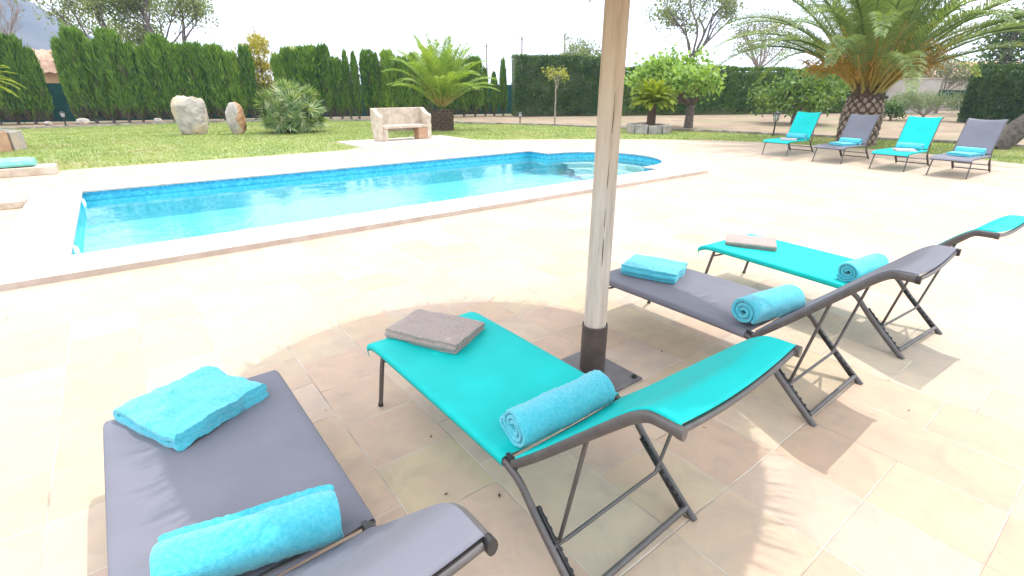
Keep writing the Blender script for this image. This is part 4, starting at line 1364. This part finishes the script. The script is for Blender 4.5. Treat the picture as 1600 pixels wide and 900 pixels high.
# pale wall, dark screen and roofed hut at the right
gw = empty('garden_wall', (44.6, 15.0, 0), 0, 'pale rendered garden wall behind the large palm', 'wall')
MB().box((0, 0, 1.1), (.25, 8.2, 2.2)).build('wall', MAT['wall'], gw)
bevel(MB().box((0, 0, 2.24), (.36, 8.3, .08)).build('wall_cap', MAT['bench'], gw), .01)
sp = empty('dark_screen', (43.0, 8.6, 0), 0, 'dark green screen panel between the pale wall and the square hedge', 'fence')
MB().box((0, 0, 1.28), (.05, 3.8, .5)).build('mesh_screen', MAT['darkmesh'], sp)
for y in (-1.85, 0, 1.85): MB().tube([(.05, y, -.1), (.05, y, 1.6)], .04, 8).build('post', MAT['post'], sp)
ht = empty('hut', (57, 13.0, 0), R(12), 'pale hut with tiled roof half hidden by the palm fronds', 'hut')
MB().box((0, 0, 1.3), (5, 6.5, 2.6)).build('wall', MAT['wall'], ht)
rf = MB(); G_ = []
for i in range(60):
    y = -3.6 + 7.2 * i / 59; wv = .05 * math.sin(i * 1.7)
    G_.append([(-3.0, y, 2.5 + wv), (0, y, 3.7 + wv), (3.0, y, 2.5 + wv)])
rf.grid(np.array(G_)); rf.build('roof', MAT['rooftile'], ht, smooth=60)
f = MB().box((-2.52, 1.2, 1.4), (.1, 1.0, 1.1)).build('window', MAT['white'], ht)
MB().box((-2.55, 1.2, 1.4), (.08, .84, .94)).build('pane', MAT['glass'], f)

# ------------------------------------------------------------------ parasol
MX, MY = 1.935, 1.735
um = empty('parasol', (MX, MY, 0), 0, 'straw parasol on a cracked wooden mast beside the near teal lounger', 'parasol')
G_ = []
nT = 64
for i in range(70):
    z = 0.03 + 2.8 * i / 69
    row = []
    for j in range(nT + 1):
        a = 2 * PI * (j % nT) / nT
        r = np.interp(z, [0, 1, 2, 3.1], [.064, .0605, .0565, .054])
        r *= 1 + .022 * noise.noise(Vector((math.cos(a) * 1.2, math.sin(a) * 1.2, z * 1.4)))
        # long drying crack facing the camera side
        ca = R(-122) + .16 * noise.noise(Vector((0, 3, z * 1.6))) + .05 * noise.noise(Vector((0, 7, z * 9)))
        da = (a - ca + PI) % (2 * PI) - PI
        dep = .006 * max(.15, min(1, 1.2 + 2.4 * noise.noise(Vector((1, 4, z * 2.3))))) * math.exp(-(da / .03) ** 2) * min(1, max(0, (z - .25) * 4)) * min(1, max(0, (1.95 - z) * 2))
        r -= dep
        row.append((r * math.cos(a), r * math.sin(a), z))
    G_.append(row)
mast = MB().grid(np.array(G_)).build('mast', MAT['mast'], um, smooth=80)
ck = MB(); pts = []
for i in range(48):
    z = .32 + 1.5 * i / 47
    a = R(-122) + .16 * noise.noise(Vector((0, 3, z * 1.6))) + .05 * noise.noise(Vector((0, 7, z * 9)))
    r = np.interp(z, [0, 1, 2, 3.1], [.064, .0605, .0565, .054]) - .004
    pts.append((r * math.cos(a), r * math.sin(a), z))
ck.tube(pts, [max(.0004, .0016 + .0034 * noise.noise(Vector((0, 1, i * .16)))) for i in range(48)], 6)
ck.build('drying_crack', MAT['crack'], um)
MB().lathe([(.070, .018), (.073, .02), (.073, .305), (.069, .31), (.066, .30), (.066, .25)], 40).build('sleeve', MAT['sleeve'], um)
bp_ = MB().box((-.065, -.03, .010), (.44, .44, .012)).build('base_plate', MAT['plate'], um)
bevel(bp_, .003)
for sx in (-1, 1):
    for sy in (-1, 1):
        MB().lathe([(.017, 0), (.017, .008), (.010, .010), (.010, .016)], 6).build('bolt', MAT['black'], bp_, loc=(-.065 + sx * .185, -.03 + sy * .185, .016))
# thatched roof
cn = MB()
G_ = []
for i in range(12):
    s = i / 11
    r = .06 + (1.40 - .06) * s; z = 2.86 - .66 * s ** 1.08
    G_.append([(r * math.cos(a), r * math.sin(a), z + .02 * noise.noise(Vector((math.cos(a) * 9, math.sin(a) * 9, s * 6)))) for a in np.linspace(0, 2 * PI, 73)])
cn.grid(np.array(G_))
n = 9000
a = rng.uniform(0, 2 * PI, n); s = rng.uniform(0.02, 1, n) ** .6
r = .06 + 1.34 * s; z = 2.86 - .66 * s ** 1.08 + .015
P = np.column_stack([r * np.cos(a), r * np.sin(a), z + rng.uniform(0, .03, n)])
D = unit(np.column_stack([np.cos(a + rng.normal(0, .12, n)), np.sin(a + rng.normal(0, .12, n)), np.full(n, -.56) + rng.normal(0, .08, n)]))
cn.leaves(P, D, perp(D), rng.uniform(.1, .26, n) * np.where(s > .85, .8, 1), rng.uniform(.006, .012, n))
# hanging fringe
n = 14000
a = rng.uniform(0, 2 * PI, n); r = rng.uniform(1.30, 1.405, n)
P = np.column_stack([r * np.cos(a), r * np.sin(a), np.full(n, 2.28) + rng.uniform(-.03, .02, n) - (r - 1.3) * .35])
D = unit(np.column_stack([np.cos(a) * .08 + rng.normal(0, .09, n), np.sin(a) * .08 + rng.normal(0, .09, n), np.full(n, -1.0)]))
cn.leaves(P, D, perp(D), rng.uniform(.05, .11, n), rng.uniform(.005, .010, n))
cn.build('thatched_canopy', MAT['straw'], um, smooth=0, loc=(.04, .02, 0))
for k in range(8):
    a = 2 * PI * k / 8
    MB().tube([(.05 * math.cos(a), .05 * math.sin(a), 2.76), (1.34 * math.cos(a), 1.34 * math.sin(a), 2.185)], .018, 8).build('rib', MAT['mast'], um)

# ------------------------------------------------------------------ loungers
def lounger(name, loc, rz, label, fab, tip_y=-.590, tip_z=.842, group='sun loungers on the terrace'):
    t = empty(name, loc, rz, label, 'sun lounger', group)
    F = MAT[fab]; W = .30
    ky = tip_y / -.605; kz = (tip_z - .352) / (.836 - .352)

    def bk(y, z): return (y * ky, .352 + (z - .352) * kz)
    seat = spline([(.03, .344), (.3, .349), (.65, .352), (.95, .353), (1.06, .350), (1.115, .338), (1.15, .318)], 30)
    # seat sling: wraps round the side rails, sags a little in the middle
    G = []
    for y, z in seat:
        row = []
        for u in np.linspace(-1, 1, 25):
            row.append((u * (W + .008), y, z + .014 - .022 * (1 - u * u) * min(1, max(0, (1.13 - y) * 6))))
        row = [(-(W + .012), y, z - .020), (-(W + .016), y, z - .004), (-(W + .014), y, z + .008)] + row + [((W + .014), y, z + .008), ((W + .016), y, z - .004), ((W + .012), y, z - .020)]
        G.append(row)
    last = G[-1]
    G.append([(x, y + .006, z - .012) for x, y, z in last]); G.append([(x, y - .004, z - .026) for x, y, z in last])
    so_ = MB().grid(np.array(G)).build('seat_sling', F, t, smooth=60)
    m = so_.modifiers.new('thick', 'SOLIDIFY'); m.thickness = .003
    # seat frame
    mb = MB()
    for sx in (-1, 1):
        mb.tube([(sx * W, y, z - .004) for y, z in seat], .0125, 8)
    mb.tube([(-W, 1.146, .312), (W, 1.146, .312)], .0125, 8)
    mb.tube([(-W, .05, .335), (W, .05, .335)], .010, 8)
    mb.build('seat_frame', MAT['frame'], t, smooth=50)
    # backrest
    bp = [bk(*p) for p in ((-.01, .352), (-.06, .396), (-.15, .480), (-.3, .628), (-.42, .746), (-.475, .798), (-.515, .827), (-.545, .836), (-.612, .838))]
    bs = spline(bp, 34)
    G = []
    for i, (y, z) in enumerate(bs):
        s = i / 33
        if i == 0: continue
        ty = bs[min(33, i + 1)][0] - bs[i - 1][0]; tz = bs[min(33, i + 1)][1] - bs[i - 1][1]
        l = math.hypot(ty, tz); ny, nz_ = tz / l, -ty / l          # upward normal
        row = []
        for u in np.linspace(-1, 1, 23):
            sag = .024 * (1 - u * u) * min(1, s * 3.2)
            o_ = .016 - sag
            row.append((u * (W - .012), y + ny * o_, z + nz_ * o_))
        row = [(-(W - .004), y + ny * .004, z + nz_ * .004)] + row + [((W - .004), y + ny * .004, z + nz_ * .004)]
        G.append(row)
    so_ = MB().grid(np.array(G)).build('backrest_sling', F, t, smooth=60)
    m = so_.modifiers.new('thick', 'SOLIDIFY'); m.thickness = .003
    mb = MB()
    for sx in (-1, 1):
        # flat oval side rail
        rail = []
        for y, z in bs: rail.append((sx * (W - .004), y, z - .006))
        mb.tube(rail, .0105, 10, ry=1.55)
    ey, ez = bs[-1]
    mb.tube([(u * W, ey + .004, ez - .006 - .026 * (1 - u * u)) for u in np.linspace(-1, 1, 15)], .010, 8)
    mb.tube([(-W, bs[2][0], bs[2][1] - .012), (W, bs[2][0], bs[2][1] - .012)], .009, 8)
    mb.build('backrest_frame', MAT['frame'], t, smooth=50)
    for sx in (-1, 1):
        cy_, cz_ = bs[-1]; py, pz = bs[-3]
        d = Vector((0, cy_ - py, cz_ - pz)).normalized()
        b = Vector((sx * (W - .004), cy_, cz_ - .006))
        MB().tube([b - d * .004, b + d * .014], .0115, 10, ry=1.6).build('end_cap', MAT['black'] if fab == 'grey' else MAT['frame'], t, smooth=50)
        MB().box((sx * (W - .012), .012, .338), (.022, .052, .042)).build('hinge', MAT['black'], t)
        # rear leg flows out of the seat rail
        lp = spline([(.07, .340), (.01, .333), (-.055, .305), (-.115, .245), (-.165, .195), (-.28, .09), (-.388, -.002)], 20)
        MB().tube([(sx * (W + .003), y, z) for y, z in lp], .0125, 10, ry=1.35).build('rear_leg', MAT['frame'], t, smooth=50)
        # notched rack fixed to the leg
        mb = MB()
        for k in range(9):
            s = k / 8
            y = -.135 - .205 * s; z = .235 - .185 * s
            mb.box((sx * (W - .018), y - .004, z + .005), (.008, .012, .009), M=Matrix.Rotation(R(42), 3, 'X'))
        mb.tube([(sx * (W - .016), -.125, .240), (sx * (W - .016), -.35, .030)], .0085, 6, ry=1.7)
        mb.build('notched_rack', MAT['black'], t, smooth=0)
        fl = spline([(1.015, .338), (1.030, .26), (1.079, 0.0)], 8)
        MB().tube([(sx * (W - .015 + .022 * k / 7), y, z) for k, (y, z) in enumerate(fl)], .0115, 10).build('front_leg', MAT['frame'], t, smooth=50)
        MB().tube([(sx * (W - .014), 1.028, .285), (sx * (W - .016), .965, .312), (sx * (W - .016), .925, .334)], .008, 6).build('leg_bracket', MAT['frame'], t, smooth=50)
        MB().tube([(sx * (W + .007), 1.0755, .018), (sx * (W + .008), 1.080, -.001)], .0135, 8).build('foot_cap', MAT['black'], t)
    MB().tube([(-(W - .004), -.352, .042), ((W - .004), -.352, .042)], .012, 10).build('crossbar', MAT['frame'], t, smooth=50)
    # thin U shaped prop under the backrest
    q = bs[int(33 * .40)]
    q2 = bs[int(33 * .37)]
    xx = W - .028
    mb = MB()
    pr = [(-xx, q[0], q[1] - .02), (-xx + .002, -.222, .165), (-xx + .02, -.226, .150), (xx - .02, -.226, .150), (xx - .002, -.222, .165), (xx, q[0], q[1] - .02)]
    mb.tube(pr, .0075, 8)
    mb.tube([(-xx - .03, -.226, .152), (xx + .03, -.226, .152)], .0065, 8)
    mb.build('backrest_prop', MAT['frame'], t, smooth=50)
    return t


G_near = 'sun loungers beside the parasol'
G_far = 'sun loungers in front of the large palm'
SPOTS = [(.044, 1.11, .010), (1.132, 1.098, .028), (2.725, 1.085, .012), (3.884, 1.02, -.067)]
LG = lounger('sun_lounger', (SPOTS[0][0], SPOTS[0][1], 0), SPOTS[0][2], 'nearest grey lounger at the bottom left of the terrace', 'grey', group=G_near)
LT = lounger('sun_lounger', (SPOTS[1][0], SPOTS[1][1], 0), SPOTS[1][2], 'nearest teal lounger in the parasol shade, folded taupe towel on it', 'teal', group=G_near)
o = copy_tree(LG); o.location = (SPOTS[2][0], SPOTS[2][1], 0); o.rotation_euler = (0, 0, SPOTS[2][2]); o['label'] = 'grey lounger just right of the parasol mast'
o = copy_tree(LT); o.location = (SPOTS[3][0], SPOTS[3][1], 0); o.rotation_euler = (0, 0, SPOTS[3][2]); o['label'] = 'teal lounger half hidden behind the grey one right of the mast'
FAR = [(14.221, 6.168, 1.553), (13.855, 4.763, 1.531), (13.603, 3.524, 1.544), (13.476, 2.488, 1.525)]
FT = lounger('sun_lounger', (FAR[0][0], FAR[0][1], 0), FAR[0][2], 'far teal lounger beside the black garden lamp', 'teal', -.408, .995, G_far)
FG = lounger('sun_lounger', (FAR[1][0], FAR[1][1], 0), FAR[1][2], 'far grey lounger directly in front of the palm trunk', 'grey', -.408, .995, G_far)
o = copy_tree(FT); o.location = (FAR[2][0], FAR[2][1], 0); o.rotation_euler = (0, 0, FAR[2][2]); o['label'] = 'far teal lounger between the two far grey loungers'
o = copy_tree(FG); o.location = (FAR[3][0], FAR[3][1], 0); o.rotation_euler = (0, 0, FAR[3][2]); o['label'] = 'far grey lounger at the right end beside the leaning trunk'


# ------------------------------------------------------------------ towels
def ribbon(path, th, length, seg=36, amp=.006, fuzz=.003, seed=0, endround=.5):
    """thick terry cloth strip: 2D centre line in (y,z), extruded along x, with soft uneven surface"""
    P = np.array(path); n = len(P)
    T = np.gradient(P, axis=0); T /= np.linalg.norm(T, axis=1, keepdims=True) + 1e-9
    Nn = np.column_stack([-T[:, 1], T[:, 0]])
    prof = list(P + Nn * th / 2) + list((P - Nn * th / 2)[::-1])
    prof = np.array(prof); m = len(prof)
    ctr = np.concatenate([P, P[::-1]])
    G = []
    for i in range(seg + 1):
        s = i / seg * 2 - 1
        x = s * length / 2
        k = 1.0
        if abs(s) > .93: k = 1 - endround * ((abs(s) - .93) / .07) ** 2
        row = []
        for j in range(m):
            q = ctr[j] + (prof[j] - ctr[j]) * k
            v = Vector((x * 7 + seed, q[0] * 9, q[1] * 9 + seed))
            dy = amp * noise.fractal(v, 1, 2, 3); dz = amp * noise.fractal(v + Vector((5, 9, 2)), 1, 2, 3)
            hf = fuzz * noise.noise(Vector((x * 130 + seed, q[0] * 130, q[1] * 130)))
            ex = .010 * noise.noise(Vector((q[0] * 11, q[1] * 11, seed + (7 if s > 0 else 0)))) * max(0, abs(s) - .5) * 2
            row.append((x + ex, q[0] + dy + hf, q[1] + dz + hf))
        row.append(row[0])
        G.append(row)
    mb = MB().grid(np.array(G))
    for idx in (0, seg):
        row = G[idx][:-1]
        half = m // 2
        fs = [(j, j + 1, m - 2 - j, m - 1 - j) for j in range(half - 1)]
        if idx == 0: fs = [f[::-1] for f in fs]
        mb.add(row, fs)
    return mb


def roll_path(r=.075, turns=3.2, th=.02, flat=.93):
    pts = []
    n = 110
    for i in range(n):
        s = i / (n - 1)
        a = s * turns * 2 * PI
        rr = .014 + (r - .014) * s
        pts.append((rr * math.cos(a), rr * math.sin(a) * flat + r))
    return pts


def fold_path(depth=.3, layers=4, th=.017):
    pts = []
    for k in range(layers):
        z = th * .5 + k * th * 1.06
        xs = np.linspace(-depth / 2, depth / 2, 22)
        if k % 2: xs = xs[::-1]
        inset = .004 * (k % 3)
        for x in xs: pts.append((x * (1 - inset), z))
        if k < layers - 1:
            e = xs[-1]; sg = 1 if e > 0 else -1
            for a in (R(-45), 0, R(45)):
                pts.append((e + sg * th * .53 * math.cos(a), z + th * .53 + th * .53 * math.sin(a)))
    return pts


def mk_towel(name, path, th, length, mat, seed, loc, rot, label, group, fuzz=.003, amp=.006, seg=44):
    o = ribbon(path, th, length, seg, amp, fuzz, seed).build(name, mat, smooth=70)
    o.location = loc; o.rotation_euler = rot
    return tag(o, label, 'towel', group)


def on(sp, x, y, z):
    lx, ly, rz = sp
    return (lx + x * math.cos(rz) - y * math.sin(rz), ly + x * math.sin(rz) + y * math.cos(rz), z)


SZ = .349
GR, GF = 'rolled towels on the near loungers', 'folded towels on the near loungers'
th = .0215
c0 = SPOTS[0]
mk_towel('rolled_towel', roll_path(.075, 3.1), .0205, .44, MAT['towel'], 1, on(c0, .01, .10, SZ), (0, 0, R(-13)), 'rolled cyan towel on the nearest grey lounger at bottom left', GR)
mk_towel('folded_towel', fold_path(.36, 2, .034), .034, .38, MAT['towel'], 2, on(c0, -.02, .985, SZ + .002), (0, 0, R(27)), 'thick folded cyan towel on the foot end of the nearest grey lounger', GF, amp=.014)
c0 = SPOTS[1]
mk_towel('rolled_towel', roll_path(.077, 3.0), .021, .45, MAT['towel'], 3, on(c0, -.01, .055, SZ), (0, 0, R(-1)), 'rolled cyan towel on the nearest teal lounger', GR)
mk_towel('folded_towel', fold_path(.28, 4, .0135), .013, .42, MAT['towel_grey'], 4, on(c0, .0, 1.0, SZ), (0, 0, R(-62)), 'folded taupe towel on the nearest teal lounger', GF)
c0 = SPOTS[2]
mk_towel('rolled_towel', roll_path(.080, 2.6), .024, .43, MAT['towel'], 5, on(c0, -.02, .065, SZ), (0, 0, R(-9)), 'rolled cyan towel with open spiral end on the grey lounger by the mast', GR)
mk_towel('folded_towel', fold_path(.29, 4, .017), .017, .38, MAT['towel'], 6, on(c0, .085, .91, SZ), (0, 0, R(-70)), 'folded cyan towel on the grey lounger by the mast', GF)
c0 = SPOTS[3]
mk_towel('rolled_towel', roll_path(.070, 2.9), .020, .42, MAT['towel'], 7, on(c0, -.01, .06, SZ), (0, 0, R(-6)), 'rolled cyan towel on the teal lounger half hidden at the right', GR)
mk_towel('folded_towel', fold_path(.27, 3, .013), .013, .38, MAT['towel_grey'], 8, on(c0, .07, .93, SZ), (0, 0, R(-62)), 'folded taupe towel on the teal lounger half hidden at the right', GF)
rp = ribbon(roll_path(.075, 3.0), .0205, .46, 20, .006, .003, 11).mesh('far_roll', MAT['towel'], 70)
fp = ribbon(fold_path(.34, 4, .015), .015, .40, 20, .008, .003, 12).mesh('far_fold', MAT['towel'], 70)
fw = ribbon(fold_path(.30, 3, .014), .014, .36, 20, .006, .003, 13).mesh('far_fold_pale', MAT['towel_white'], 70)
wh = ('far teal lounger beside the garden lamp', 'far grey lounger before the palm trunk', 'far teal lounger between two grey ones', 'far grey lounger at the right end')
for i, sp_ in enumerate(FAR):
    o = bpy.data.objects.new('rolled_towel', rp); COL.objects.link(o)
    o.location = on(sp_, .0, .09, SZ); o.rotation_euler = (0, 0, sp_[2] + R((3, -4, 2, -3)[i]))
    tag(o, 'rolled cyan towel on the ' + wh[i], 'towel', 'rolled towels on the far loungers')
    o = bpy.data.objects.new('folded_towel', fw if i in (0, 2) else fp); COL.objects.link(o)
    o.location = on(sp_, (-.04, -.02, -.05, .0)[i], (.55, .50, .50, .42)[i], SZ); o.rotation_euler = (0, 0, sp_[2] + R((25, -20, 30, -14)[i]))
    tag(o, ('folded pale towel on the ' if i in (0, 2) else 'folded cyan towel on the ') + wh[i], 'towel', 'folded towels on the far loungers')

# dry leaves blown on the paving
DL = [(.55, 2.30), (.88, 1.78), (.75, 1.42), (.92, 1.28), (.20, 1.68), (1.98, 1.02), (1.40, .77), (2.35, 1.25), (3.2, .62), (2.95, .45), (2.45, 1.62), (1.43, .75)]
lm = MB()
pts = spline([(-.016, 0, 0), (-.005, .007, .003), (.006, .006, .005), (.018, 0, .001)], 9)
pt2 = spline([(-.016, 0, 0), (-.005, -.005, .001), (.006, -.006, .002), (.018, 0, .001)], 9)
lm.grid(np.array([[tuple(a), ((a[0] + b[0]) / 2, (a[1] + b[1]) / 2, .0035 + .004 * abs(a[0]) * 20), tuple(b)] for a, b in zip(pts, pt2)]))
lm.tube([(-.016, 0, .001), (-.026, .002, .003)], .0007, 4)
MAT['dryleaf'] = mat_noise('dry_leaf', (.05, .035, .02), (.13, .08, .04), 60, .9, .2)
lme = lm.mesh('dry_leaf', MAT['dryleaf'], 60)
for x, y in DL:
    o = bpy.data.objects.new('dry_leaf', lme); COL.objects.link(o)
    o.location = (x, y, .003); o.rotation_euler = (0, 0, random.uniform(0, 6)); k = random.uniform(.4, .75); o.scale = (k, k, k)
    tag(o, 'tiny dry brown leaf lying on the paving around the loungers', 'leaf', 'dry leaves on the paving')

# ------------------------------------------------------------------ air
hz = MB().box((0, 0, 74.5), (1740, 1740, 152)).build('haze', None or bpy.data.materials.new('haze_air'), smooth=0)
hm = hz.data.materials[0]; hm.use_nodes = True
hn = hm.node_tree; hn.nodes.clear()
ho = hn.nodes.new('ShaderNodeOutputMaterial')
hv = hn.nodes.new('ShaderNodeVolumePrincipled')
hv.inputs['Color'].default_value = (0.42, 0.60, 0.95, 1)
hv.inputs['Density'].default_value = 0.0008
hv.inputs['Anisotropy'].default_value = 0.0
hn.links.new(hv.outputs['Volume'], ho.inputs['Volume'])
tag(hz, 'thin bluish air haze fading the far hill', 'haze', kind='stuff')
